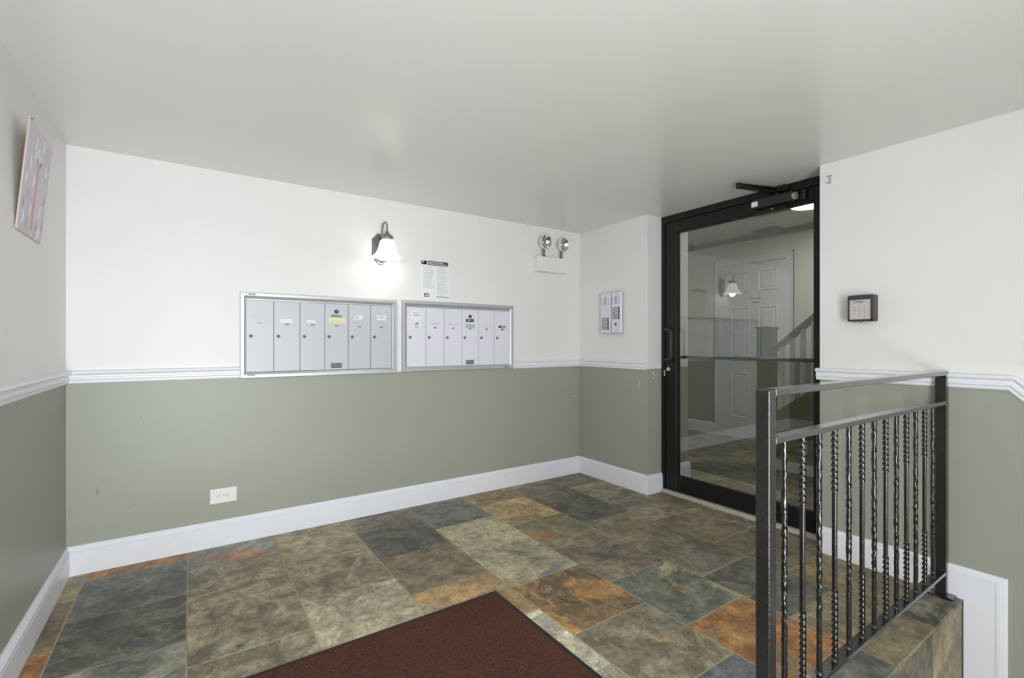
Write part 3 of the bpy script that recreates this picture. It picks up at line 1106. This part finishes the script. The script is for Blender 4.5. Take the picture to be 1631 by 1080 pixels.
def mailbox_unit(x0, x1, z0, z1, dx0, dx1, dz0, dz1, door_m, label, spec):
    t = thing('mailbox_unit', label, 'mailbox', ((x0 + x1) / 2, BY, z0))
    ov = [((0, -1, 0), (0, 0, -1)), ((0, -1, 0), (1, 0, 0)), ((0, -1, 0), (0, 0, 1)), ((0, -1, 0), (-1, 0, 0))]
    bms = sweep([(x0, BY, z0), (x1, BY, z0), (x1, BY, z1), (x0, BY, z1)], ov, FR, closed=True)
    for b in bms:
        obj('frame_rail', b, 'silver', t)
    obj('back_panel', bb(x0 + 0.03, x1 - 0.03, 0.0, 0.006, z0 + 0.03, z1 - 0.03), 'grey_print', t)
    obj('hanger_rail', bb(dx0, dx1, 0.004, 0.013, dz1 + 0.002, z1 - 0.036), 'silver', t)
    n = 6
    p = (dx1 - dx0) / n
    for i in range(n):
        a, b = dx0 + i * p + 0.0018, dx0 + (i + 1) * p - 0.0018
        d = obj('door', bb(a, b, 0.004, 0.012, dz0, dz1, 0.0012), door_m, t)
        o = 0.012
        lx, lz = a + 0.023, 1.175
        obj('lock', lathe(bmesh.new(), (lx, BY - o, lz), (0, -1, 0), [(0.0, 0), (0.0105, 0), (0.0105, 0.003), (0.0085, 0.0042), (0.005, 0.0042), (0.0045, 0.0022), (0, 0.0022)], 18), 'lock', d, True)
        obj('keyhole', bb(lx - 0.0012, lx + 0.0012, o + 0.001, o + 0.0026, lz - 0.004, lz + 0.004), 'dark', d)
        for j, (nm, cx, w, zc, h, m) in enumerate(spec.get(i, [])):
            xc = (a + b) / 2 + cx
            obj(nm, bb(xc - w / 2, xc + w / 2, o - 0.0004, o + 0.0006 + j * 0.0003, zc - h / 2, zc + h / 2), m, d)
        if i == 3:
            xc = (a + b) / 2 - 0.002
            obj('master_lock', lathe(bmesh.new(), (xc, BY - o, 1.334), (0, -1, 0), [(0.0, 0), (0.0125, 0), (0.0125, 0.006), (0.0075, 0.006), (0.007, 0.002), (0, 0.002)], 20), 'dark', d, True)
            obj('lock_core', cyl(bmesh.new(), (xc, BY - o - 0.001, 1.334), (xc, BY - o - 0.0045, 1.334), 0.0055, 14), 'lock', d)
            obj('plate', bb(xc - 0.035, xc + 0.035, o - 0.0004, o + 0.0012, 0.977, 1.010), 'grey_print', d)
            back_text('U.S. MAIL', 0.018, xc, o + 0.0012, 0.998, 'dark', d, 'plate_lettering', 0.058)
            obj('plate_lettering', bb(xc - 0.028, xc + 0.028, o + 0.001, o + 0.0016, 0.981, 0.985), 'dark', d)
    return t


T1 = 1.247
spec1 = {
    0: [('card_slot', 0.0, 0.075, 1.289, 0.002, 'faint_print'), ('name_card', -0.008, 0.062, 1.273, 0.018, 'cream'), ('number_tag', 0.0, 0.026, 1.252, 0.009, 'faint_print')],
    1: [('name_card', -0.004, 0.068, 1.268, 0.022, 'paper'), ('torn_label', 0.006, 0.040, 1.272, 0.018, 'paper'), ('number_tag', 0.0, 0.022, 1.246, 0.009, 'grey_print')],
    2: [('card_slot', 0.0, 0.072, 1.281, 0.002, 'faint_print'), ('name_card', -0.008, 0.05, 1.268, 0.016, 'paper'), ('number_tag', 0.0, 0.022, 1.246, 0.009, 'grey_print')],
    3: [('grille', -0.002, 0.068, 1.306, 0.014, 'grey_print'), ('yellow_note', 0.003, 0.100, 1.278, 0.034, 'yellow'), ('number_tag', 0.0, 0.020, 1.243, 0.009, 'grey_print')],
    4: [('name_card', -0.008, 0.056, 1.302, 0.028, 'paper'), ('print_line', -0.018, 0.026, 1.308, 0.0035, 'grey_print'), ('print_line', -0.018, 0.026, 1.297, 0.0035, 'grey_print'), ('card_slot', 0.0, 0.072, 1.270, 0.002, 'faint_print'), ('number_tag', 0.0, 0.022, 1.241, 0.009, 'grey_print')],
    5: [('name_card', 0.0, 0.062, 1.304, 0.032, 'paper'), ('print_line', 0.0, 0.036, 1.311, 0.003, 'grey_print'), ('print_line', 0.0, 0.054, 1.300, 0.003, 'grey_print'), ('card_slot', 0.0, 0.072, 1.270, 0.002, 'faint_print'), ('number_tag', 0.0, 0.022, 1.241, 0.009, 'grey_print')],
}
u1 = mailbox_unit(0.236, 1.166, 0.932, 1.428, 0.266, 1.130, 0.968, 1.383, 'silver_door',
                  'silver six-door mailbox panel with a yellow note, below the wall lamp', spec1)
obj('frame_label', bb(0.263, 0.322, 0.0185, 0.0198, 1.409, 1.426), 'paper', u1)
for cx, w in ((0.285, 0.010), (0.297, 0.005), (0.307, 0.010)):
    obj('label_print', bb(cx - w / 2, cx + w / 2, 0.0194, 0.0202, 1.413, 1.421), 'grey_print', u1)
obj('frame_label', bb(0.272, 0.312, 0.0185, 0.0194, 0.944, 0.952), 'faint_print', u1)
# handwriting on the yellow note
x0 = 0.698 + 0.0725
bm = tube(bmesh.new(), [(x0 - 0.036 + i * 0.0024, BY - 0.0130, 1.281 - i * 0.00035 + 0.0045 * math.sin(i * 1.9) * math.cos(i * 0.6)) for i in range(32)], 0.0005, 5)
obj('handwriting', bm, 'grey_print', u1)
spec2 = {
    0: [('name_card', 0.0, 0.072, 1.325, 0.068, 'paper'), ('print_line', -0.002, 0.05, 1.346, 0.004, 'grey_print'), ('print_line', 0.004, 0.056, 1.330, 0.005, 'grey_print'), ('print_line', -0.002, 0.02, 1.316, 0.003, 'faint_print'), ('name_card', 0.002, 0.06, 1.270, 0.026, 'paper'), ('print_mark', -0.010, 0.009, 1.269, 0.014, 'grey_print'), ('print_mark', 0.006, 0.011, 1.271, 0.014, 'dark'), ('number_tag', 0.0, 0.024, 1.248, 0.009, 'faint_print')],
    1: [('card_slot', 0.0, 0.074, 1.275, 0.005, 'faint_print'), ('print_line', 0.0, 0.014, 1.264, 0.005, 'faint_print'), ('number_tag', 0.0, 0.022, 1.245, 0.009, 'grey_print')],
    2: [('card_slot', 0.0, 0.074, 1.273, 0.004, 'faint_print'), ('number_tag', 0.0, 0.022, 1.243, 0.009, 'grey_print')],
    3: [('grille', -0.002, 0.068, 1.304, 0.022, 'dark'), ('grille_mark', -0.012, 0.014, 1.305, 0.010, 'paper'), ('grille_mark', 0.014, 0.020, 1.303, 0.008, 'grey_print'), ('card_slot', 0.0, 0.082, 1.274, 0.003, 'grey_print'), ('name_card', 0.0, 0.074, 1.259, 0.022, 'faint_print'), ('number_tag', 0.0, 0.022, 1.243, 0.009, 'grey_print')],
    4: [('name_card', 0.0, 0.076, 1.264, 0.018, 'cream'), ('print_line', 0.0, 0.04, 1.264, 0.003, 'faint_print'), ('number_tag', 0.0, 0.022, 1.241, 0.010, 'grey_print')],
    5: [('name_card', 0.0, 0.066, 1.262, 0.018, 'grey_print'), ('print_mark', -0.024, 0.018, 1.262, 0.016, 'dark'), ('print_line', 0.008, 0.034, 1.262, 0.006, 'faint_print'), ('number_tag', 0.0, 0.018, 1.241, 0.010, 'dark')],
}
u2 = mailbox_unit(1.200, 2.126, 0.936, 1.431, 1.235, 2.092, 0.970, 1.385, 'white_door',
                  'white six-door mailbox panel in a silver frame, below the paper notice', spec2)
obj('frame_label', bb(2.035, 2.075, 0.0185, 0.0194, 0.946, 0.956), 'grey_print', u2)
obj('frame_label', bb(1.235, 1.275, 0.0185, 0.0194, 1.416, 1.424), 'faint_print', u2)

# ================================================================== PAPER NOTICE
nt_ = thing('paper_notice', 'printed white paper notice taped above the white mailbox panel', 'notice', (1.456, BY, 1.452))
bm = bmesh.new()
prism(bm, [(1.352, 1.446), (1.566, 1.458), (1.560, 1.724), (1.345, 1.727)], BY, BY - 0.0010, 1)
obj('sheet', bm, 'paper', nt_)


def nb(x0, x1, z0, z1, m, name='print_block'):
    obj(name, bb(x0, x1, 0.0008, 0.0016, z0, z1), m, nt_)


nb(1.348, 1.391, 1.693, 1.720, 'charcoal', 'header_emblem')
nb(1.372, 1.390, 1.699, 1.709, 'paper', 'emblem_mark')
obj('emblem_mark', bb(1.355, 1.366, 0.0014, 0.002, 1.708, 1.716), 'paper', nt_)
nb(1.398, 1.557, 1.691, 1.721, 'charcoal', 'header_band')
obj('header_lettering', bb(1.404, 1.515, 0.0014, 0.002, 1.709, 1.714), 'paper', nt_)
obj('header_lettering', bb(1.404, 1.545, 0.0014, 0.002, 1.698, 1.702), 'paper', nt_)
for i in range(15):
    z = 1.676 - i * 0.0135
    nb(1.470, 1.470 + rnd.uniform(0.06, 0.085), z - 0.0018, z + 0.0018, 'faint_print', 'print_line')
    if i < 12:
        nb(1.362, 1.362 + rnd.uniform(0.05, 0.088), z - 0.0018, z + 0.0018, 'faint_print', 'print_line')
nb(1.466, 1.560, 1.464, 1.470, 'grey_print', 'footer_line')
nb(1.368, 1.406, 1.464, 1.488, 'charcoal', 'footer_emblem')
obj('emblem_mark', bb(1.374, 1.382, 0.0014, 0.002, 1.469, 1.480), 'paper', nt_)
obj('emblem_mark', bb(1.388, 1.401, 0.0014, 0.002, 1.471, 1.483), 'paper', nt_)

# ================================================================== WALL LAMP
WX, WY = 1.055, 2.99
sc_ = thing('wall_lamp', 'lit wall lamp with white bell shade and pewter gooseneck arm', 'wall lamp', (WX, BY, 1.656))


def plate(rx, zt, zb, zs, o0, o1, inset):
    """elongated hexagon back plate with a pointed bottom and a clipped top"""
    def out(k):
        return [(WX - rx + k, zs[0] + k * 0.3), (WX - 0.012, zb + k), (WX + 0.012, zb + k), (WX + rx - k, zs[0] + k * 0.3),
                (WX + rx - k, zs[1] - k * 0.3), (WX + 0.022, zt - k), (WX - 0.022, zt - k), (WX - rx + k, zs[1] - k * 0.3)]
    bm = bmesh.new()
    a = [bm.verts.new((x, BY - o0, z)) for x, z in out(0)]
    b = [bm.verts.new((x, BY - o1, z)) for x, z in out(inset)]
    bm.faces.new(a)
    bm.faces.new(b)
    for i in range(8):
        bm.faces.new((a[i], a[(i + 1) % 8], b[(i + 1) % 8], b[i]))
    return bm


obj('back_plate', join_bm([plate(0.058, 1.866, 1.656, (1.705, 1.826), 0, 0.010, 0.006),
                           plate(0.045, 1.850, 1.674, (1.715, 1.816), 0.010, 0.018, 0.006)]), 'bronze', sc_)
bm = lathe(bmesh.new(), (WX, BY - 0.016, 1.765), (0, -1, 0), [(0.034, 0), (0.034, 0.006), (0.028, 0.012), (0.012, 0.018), (0, 0.019)], 24)
for v in bm.verts:
    v.co.z = 1.765 + (v.co.z - 1.765) * 1.7
obj('oval_boss', bm, 'bronze', sc_, True)
pts = [(WX, BY - 0.02, 1.80), (WX, BY - 0.032, 1.803), (WX, BY - 0.038, 1.815)]
for i in range(0, 13):
    t = math.pi * i / 12
    pts.append((WX, 3.036 + 0.048 * math.cos(t), 1.880 + 0.046 * math.sin(t)))
pts += [(WX, WY - 0.001, 1.86), (WX, WY, 1.835)]
obj('arm', tube(bmesh.new(), pts, 0.0052, 12), 'bronze', sc_, True)
obj('socket_cap', lathe(bmesh.new(), (WX, WY, 1.856), (0, 0, -1), [(0, 0), (0.010, 0.0), (0.011, 0.008), (0.018, 0.014), (0.022, 0.020), (0.038, 0.030), (0.042, 0.036), (0.040, 0.040), (0.034, 0.042), (0.034, 0.056), (0, 0.056)], 28), 'bronze', sc_, True)


def scal(t, i):
    return 0.0055 * math.cos(6 * t) if i in (6, 7) else (0.002 * math.cos(6 * t) if i in (5, 8) else 0)


prof = [(0.033, 0.0), (0.042, 0.006), (0.048, 0.022), (0.053, 0.045), (0.062, 0.072), (0.078, 0.097), (0.097, 0.116),
        (0.094, 0.116), (0.075, 0.098), (0.059, 0.073), (0.050, 0.046), (0.045, 0.023), (0.034, 0.010)]
obj('shade', lathe(bmesh.new(), (WX, WY, 1.802), (0, 0, -1), prof, 48, scal), 'lamp_shade', sc_, True)
obj('bulb', lathe(bmesh.new(), (WX, WY, 1.80), (0, 0, -1), [(0.012, 0), (0.014, 0.02), (0.026, 0.045), (0.028, 0.065), (0.018, 0.085), (0, 0.09)], 20), 'lamp_shade', sc_, True)
pl = bpy.data.lights.new('wall_lamp_bulb', 'POINT')
pl.energy = 0.45
pl.shadow_soft_size = 0.03
pl.color = (1.0, 0.97, 0.90)
po = bpy.data.objects.new('wall_lamp_bulb', pl)
po.location = (WX, WY, 1.683)
C.objects.link(po)

# ================================================================== EMERGENCY LIGHT
em = thing('emergency_light', 'white twin-head emergency light high in the corner by the intercom', 'emergency light', (2.49, BY, 1.72))
obj('housing', box(2.333, 2.651, 3.054, BY, 1.722, 1.846, 0.005, 2), 'plastic', em)
obj('side_seam', box(2.3322, 2.334, 3.085, 3.088, 1.726, 1.842), 'plastic', em)
for hx_, dirv in ((2.400, (0.02, -1, -0.06)), (2.585, (0.20, -1, -0.10))):
    hy_, hz_ = 3.045, 1.960
    d = Vector(dirv).normalized()
    o = Vector((hx_, hy_, hz_))
    hd = obj('lamp_head', lathe(bmesh.new(), o - d * 0.040, d, [(0, 0), (0.026, 0.002), (0.046, 0.016), (0.057, 0.036), (0.060, 0.050), (0.060, 0.058), (0.055, 0.058), (0.054, 0.052)], 32), 'plastic', em, True)
    obj('lens', lathe(bmesh.new(), o - d * 0.040, d, [(0.055, 0.055), (0.045, 0.040), (0.025, 0.022), (0.010, 0.016), (0.0085, 0.030), (0.0, 0.034)], 32), 'reflector', hd, True)
    bm = cyl(bmesh.new(), (hx_ - 0.008, hy_ + 0.012, 1.842), (hx_ - 0.008, hy_ + 0.012, 1.915), 0.008, 12)
    for q in range(5):
        lathe(bm, (hx_ - 0.008, hy_ + 0.012, 1.846 + q * 0.011), (0, 0, 1), [(0.008, 0), (0.0125, 0.003), (0.0125, 0.006), (0.008, 0.009)], 14)
    obj('swivel_post', bm, 'lock', em, True)

# ================================================================== INTERCOM PANELS (on the short pier)
IX = RX - 0.036


def intercom(y0, y1, label, rows_z, strip_m, keyhole):
    z0, z1 = 1.213, 1.545
    t = thing('intercom_panel', label, 'intercom', (RX, (y0 + y1) / 2, z0))
    obj('case', box(IX, RX, y0, y1, z0, z1, 0.0025), 'silver', t)
    f = obj('faceplate', box(IX - 0.0025, IX + 0.001, y0 + 0.004, y1 - 0.004, z0 + 0.004, z1 - 0.004, 0.001), 'white_door', t)
    X = IX - 0.0025
    w = y1 - y0
    # loudspeaker grille bars, then call buttons (far side of the panel has the names)
    for i in range(9):
        z = z1 - 0.038 - i * 0.0072
        obj('speaker_slot', box(X - 0.0006, X + 0.0004, y0 + 0.044, y0 + 0.066, z - 0.0022, z + 0.0022), 'grey_print', t)
    for yc in (y0 + 0.018, y0 + 0.092):
        obj('name_strip', box(X - 0.0006, X + 0.0004, yc - 0.004, yc + 0.004, z1 - 0.098, z1 - 0.045), 'faint_print', t)
    for i in range(6):
        z = rows_z - i * 0.0165
        obj('name_strip', box(X - 0.001, X + 0.0004, y0 + 0.037, y0 + 0.092, z - 0.0038, z + 0.0038), strip_m, t)
        obj('call_button', lathe(bmesh.new(), (X, y0 + 0.022, z), (-1, 0, 0), [(0.0, 0), (0.0075, 0), (0.0075, 0.003), (0.006, 0.0045), (0, 0.0045)], 14), 'dark', t, True)
    if keyhole:
        obj('key_switch', lathe(bmesh.new(), (X, y0 + 0.055, 1.285), (-1, 0, 0), [(0.0, 0), (0.011, 0), (0.011, 0.004), (0.006, 0.005), (0.006, 0.003), (0, 0.003)], 18), 'lock', t, True)
        obj('keyhole', box(X - 0.0045, X, y0 + 0.053, y0 + 0.057, 1.279, 1.291), 'dark', t)
    for z in (z0 + 0.012, z1 - 0.012):
        obj('screw', cyl(bmesh.new(), (X, y0 + w / 2, z), (X - 0.0015, y0 + w / 2, z), 0.003, 10), 'lock', t)


intercom(2.716, 2.826, 'white intercom panel with call buttons near its bottom, beside the emergency light', 1.333, 'charcoal', False)
intercom(2.600, 2.706, 'white intercom panel with a key switch below its call buttons', 1.416, 'navy', True)

# ================================================================== KEYPAD
kp = thing('keypad', 'charcoal keypad with a pinkish face on the wall beside the glass door', 'keypad', (RX, 0.985, 1.24))
KX = 2.778
bm = box(KX, RX, 0.928, 1.040, 1.243, 1.377, 0.010, 3)
obj('housing', bm, 'charcoal', kp)
obj('hood', box(KX - 0.010, KX + 0.006, 0.932, 1.037, 1.352, 1.374, 0.004, 2), 'charcoal', kp)
obj('rim', join_bm([box(KX - 0.006, KX + 0.004, 0.932, 0.939, 1.247, 1.354), box(KX - 0.006, KX + 0.004, 1.030, 1.037, 1.247, 1.354), box(KX - 0.006, KX + 0.004, 0.932, 1.037, 1.247, 1.253)]), 'charcoal', kp)
fp = obj('faceplate', box(KX - 0.0035, KX + 0.002, 0.939, 1.030, 1.253, 1.353, 0.001), 'keyplate', kp)
X = KX - 0.0035


def kp_text(s, size, y, z, m, width=None, name='lettering'):
    bm = text_bm(s, size, width)
    for v in bm.verts:
        a, b, c = v.co
        v.co = Vector((X - 0.0012 - c, y - a, z + b))
    obj(name, bm, m, kp)


kp_text('Linear', 0.014, 0.988, 1.341, 'dark', 0.040, 'brand_lettering')
keys = ['1', '2', '3', '4', '5', '6', '7', '8', '9', '*', '0', '#']
for i, s in enumerate(keys):
    r, c = divmod(i, 3)
    yk, zk = 1.006 - c * 0.0205, 1.322 - r * 0.0178
    obj('key', box(X - 0.0012, X + 0.0005, yk - 0.008, yk + 0.008, zk - 0.0072, zk + 0.0072, 0.0008), 'key', kp)
    kp_text(s, 0.011, yk, zk + 0.0015, 'charcoal', None, 'key_lettering')
    obj('key_lettering', box(X - 0.0016, X - 0.001, yk - 0.006, yk + 0.006, zk - 0.0065, zk - 0.0048), 'grey_print', kp)
obj('lock', cyl(bmesh.new(), (KX + 0.012, 0.985, 1.245), (KX + 0.012, 0.985, 1.236), 0.006, 12), 'lock', kp)

# ================================================================== SMALL WALL CLIP
hk = thing('wall_clip', 'tiny grey metal clip on the white wall above the keypad', 'clip', (RX, 1.144, 1.99))
obj('stem', box(RX - 0.006, RX, 1.139, 1.146, 1.993, 2.032, 0.001), 'silver', hk)
obj('jaw', join_bm([box(RX - 0.012, RX, 1.133, 1.156, 2.026, 2.032, 0.001), box(RX - 0.012, RX, 1.137, 1.156, 1.991, 1.997, 0.001)]), 'silver', hk)

# ================================================================== OUTLET
ou = thing('wall_outlet', 'white double power outlet low on the green wall', 'outlet', (0.1565, BY, 0.238))
obj('cover_plate', bb(0.092, 0.221, 0, 0.006, 0.238, 0.319, 0.002, 2), 'plastic', ou)
for cx in (0.1365, 0.1765):
    bm = lathe(bmesh.new(), (cx, BY - 0.004, 0.2785), (0, -1, 0), [(0, 0), (0.0165, 0), (0.0165, 0.0035), (0.0155, 0.0045), (0, 0.0045)], 24)
    for v in bm.verts:
        v.co.x = max(cx - 0.0145, min(cx + 0.0145, v.co.x))
    rc = obj('receptacle', bm, 'plastic', ou)
    for dz in (-0.006, 0.006):
        obj('slot', bb(cx - 0.002, cx + 0.006, 0.0080, 0.0088, 0.2785 + dz - 0.001, 0.2785 + dz + 0.001), 'dark', rc)
    obj('ground_hole', cyl(bmesh.new(), (cx - 0.009, BY - 0.008, 0.2785), (cx - 0.009, BY - 0.0088, 0.2785), 0.0024, 10), 'dark', rc)
obj('screw', cyl(bmesh.new(), (0.1565, BY - 0.0055, 0.2785), (0.1565, BY - 0.0068, 0.2785), 0.003, 12), 'lock', ou)

# ================================================================== PAINTING (leans out at the top)
pt = thing('painting', 'unframed lavender canvas with a pink stemmed flower, leaning off the wall', 'painting', (LX, 2.464, 1.53))
PY0, PY1, PZ0, PZ1 = 2.303, 2.625, 1.530, 1.920
lean = math.atan2(0.034, PZ1 - PZ0)


def pp(y, z, o):
    """canvas coordinates: y along the wall, z up from the bottom edge, o out of the face"""
    return Vector((LX + 0.005 + z * math.sin(lean) + o * math.cos(lean), y, PZ0 + z * math.cos(lean) - o * math.sin(lean)))


def pslab(y0, y1, z0, z1, o0, o1, m, name, sk=0.0):
    bm = bmesh.new()
    v = [bm.verts.new(pp(y + (sk if z > 0.5 * (z0 + z1) else 0), z, o)) for o in (o0, o1) for y, z in ((y0, z0), (y1, z0), (y1, z1), (y0, z1))]
    for q in ((0, 3, 2, 1), (4, 5, 6, 7), (0, 1, 5, 4), (1, 2, 6, 5), (2, 3, 7, 6), (3, 0, 4, 7)):
        bm.faces.new([v[i] for i in q])
    return obj(name, bm, m, pt)


PH = 0.393
pslab(PY0, PY1, 0, PH, -0.0045, -0.001, 'canvas', 'backing')
pslab(PY0, PY1, 0, PH, -0.001, 0.0, 'lav', 'canvas')


def stroke(pts, w, m, name):
    """brush stroke: list of (y, z) with widths, as a thin raised ribbon"""
    bm = bmesh.new()
    n = len(pts)
    L_, R_ = [], []
    for i, (y, z) in enumerate(pts):
        a = Vector(pts[min(i + 1, n - 1)]) - Vector(pts[max(i - 1, 0)])
        a.normalize()
        ww = w[i] if isinstance(w, list) else w
        L_.append((y - a.y * ww, z + a.x * ww))
        R_.append((y + a.y * ww, z - a.x * ww))
    lo = [bm.verts.new(pp(y, z, 0)) for y, z in L_ + R_[::-1]]
    hi = [bm.verts.new(pp(y, z, 0.0006)) for y, z in L_ + R_[::-1]]
    bm.faces.new(hi)
    k = len(lo)
    for i in range(k):
        bm.faces.new((lo[i], lo[(i + 1) % k], hi[(i + 1) % k], hi[i]))
    obj(name, bm, m, pt)


yc = 2.465
stroke([(yc + 0.002, 0.028), (yc - 0.004, 0.10), (yc + 0.0, 0.18), (yc + 0.004, 0.27)], [0.015, 0.012, 0.010, 0.010], 'pink', 'stem')
for dy, dz, w, m in ((-0.03, 0.03, 0.016, 'pale'), (0.0, 0.05, 0.022, 'pale'), (0.03, 0.035, 0.018, 'pale'), (-0.018, 0.008, 0.010, 'blue'), (0.03, 0.004, 0.011, 'blue')):
    stroke([(yc + dy * 0.5, 0.275), (yc + dy, 0.275 + dz * 0.6), (yc + dy * 1.3, 0.28 + dz)], [w * 0.5, w, w * 0.4], m, 'petal')
for y, z, m in ((2.29, 0.05, 'pale'), (2.33, 0.035, 'blue'), (2.46, 0.05, 'blue'), (2.50, 0.03, 'pale'), (2.30, 0.14, 'pink'), (2.52, 0.16, 'blue'), (2.44, 0.02, 'blue'), (2.31, 0.25, 'pale'), (2.51, 0.27, 'pale'), (2.35, 0.33, 'pale'), (2.45, 0.35, 'pale'), (2.28, 0.19, 'pale'), (2.49, 0.11, 'pale'), (2.36, 0.09, 'pale'), (2.27, 0.10, 'blue'), (2.53, 0.06, 'blue'), (2.37, 0.20, 'pale')):
    y += 0.065
    stroke([(y, z - 0.018), (y + 0.006, z), (y + 0.002, z + 0.026)], [0.004, 0.008, 0.003], m, 'brush_mark')
obj('pin', lathe(bmesh.new(), pp(PY0 + 0.005, PH - 0.004, -0.001), (1, 0, 0), [(0, 0), (0.002, 0.0), (0.002, 0.004), (0.004, 0.005), (0.003, 0.008), (0, 0.009)], 12), 'brass', pt, True)

# ================================================================== FLOOR MAT
fm = thing('floor_mat', 'dark brown carpet entrance mat with a black rubber edge', 'mat', (0.56, 1.37, 0))
obj('carpet', box(-0.047, 1.135, 0.932, 1.812, 0.0, 0.009, 0.002), 'mat', fm)
obj('rubber_edge', join_bm([box(-0.066, 1.154, 1.811, 1.831, -0.001, 0.0055, 0.0015), box(-0.066, 1.154, 0.913, 0.933, -0.001, 0.0055, 0.0015),
                            box(-0.066, -0.046, 0.932, 1.812, -0.001, 0.0055, 0.0015), box(1.134, 1.154, 0.932, 1.812, -0.001, 0.0055, 0.0015)]), 'rubber', fm)

# ================================================================== IRON RAILING
rl = thing('iron_railing', 'black wrought iron railing with twisted bars on the slate edge', 'railing', (2.06, 0.682, 0))
Y0, Y1 = 0.663, 0.701
YM = (Y0 + Y1) / 2
NX0, NX1 = 1.284, 1.321
FX0, FX1 = 2.797, 2.838
obj('post', box(NX0, NX1, Y0, Y1, 0.0, 1.006, 0.002), 'post_iron', rl)
obj('post', box(FX0, FX1, Y0, Y1, 0.0, 0.990, 0.002), 'post_iron', rl)
obj('foot_plate', box(2.765, 2.838, Y0 - 0.03, Y1 + 0.02, -0.001, 0.008, 0.002), 'black', rl)
obj('foot_plate', box(NX0 - 0.03, NX1 + 0.03, Y0 - 0.03, Y1 + 0.03, -0.001, 0.008, 0.002), 'black', rl)
obj('top_rail', box(NX1 - 0.001, FX1, Y0, Y1, 0.989, 1.008, 0.0015), 'black', rl)
obj('middle_rail', box(NX1 - 0.001, FX0 + 0.001, Y0, Y1, 0.858, 0.875, 0.0015), 'black', rl)
obj('bottom_rail', box(NX1 - 0.001, FX0 + 0.001, Y0, Y1, 0.094, 0.108, 0.0015), 'black', rl)
BZ0, BZ1 = 0.107, 0.859
BM_ = 0.5 * (BZ0 + BZ1)


def bar_mesh(kind, seed):
    r_ = random.Random(seed)
    bm = bmesh.new()
    rings = []
    n = 170
    ang = 0.0
    half = 0.0066
    step = (BZ1 - BZ0) / n
    for i in range(n + 1):
        z = BZ0 + i * step
        ring = []
        if kind == 'twist':
            tw = z > 0.648 or z < 0.336
            if tw:
                ang += 2 * math.pi * step / 0.078
            else:
                q = math.pi / 2
                ang = round(ang / q) * q
            for k in range(12):       # square bar with eased corners
                a = 2 * math.pi * k / 12 + math.pi / 12
                rad = min(half / max(abs(math.cos(a)), abs(math.sin(a))), half * 1.30)
                if tw:
                    rad *= 1.0 + 0.16 * -math.cos(4 * a)
                ring.append((rad * math.cos(a + ang), rad * math.sin(a + ang)))
        else:
            amp = 0.26 if z > 0.30 else 0.12
            if i % 3 == 0:
                kk = [r_.uniform(1 - amp, 1 + amp * 0.5) for _ in range(12)]
            for k in range(12):
                a = k * math.pi / 6
                rad = 0.0082 * kk[k]
                ring.append((rad * math.cos(a), rad * math.sin(a)))
        rings.append([bm.verts.new((x, y, z - BZ0)) for x, y in ring])
    for a, b in zip(rings, rings[1:]):
        for k in range(12):
            bm.faces.new((a[k], a[(k + 1) % 12], b[(k + 1) % 12], b[k]))
    bm.faces.new(rings[0])
    bm.faces.new(rings[-1])
    bmesh.ops.recalc_face_normals(bm, faces=bm.faces)
    me = bpy.data.meshes.new('baluster')
    bm.to_mesh(me)
    bm.free()
    me.materials.append(M['black'])
    for f in me.polygons:
        f.use_smooth = True
    return me


tw_me = bar_mesh('twist', 1)
ham = [bar_mesh('hammer', s) for s in (2, 3)]
for i in range(13):
    x = 1.403 + i * 0.1076
    o = bpy.data.objects.new('baluster', tw_me if i % 2 else ham[(i // 2) % 2])
    o.location = (x, YM, BZ0)
    if i % 4 == 0:
        o.rotation_euler = (0, 0, math.pi / 2)
    link(o, rl)
    w = bmesh.new()
    lathe(w, (x, YM, 0.108), (0, 0, 1), [(0.0125, 0), (0.010, 0.004), (0.0075, 0.008), (0, 0.008)], 10)
    obj('weld_bead', w, 'black', rl, True)
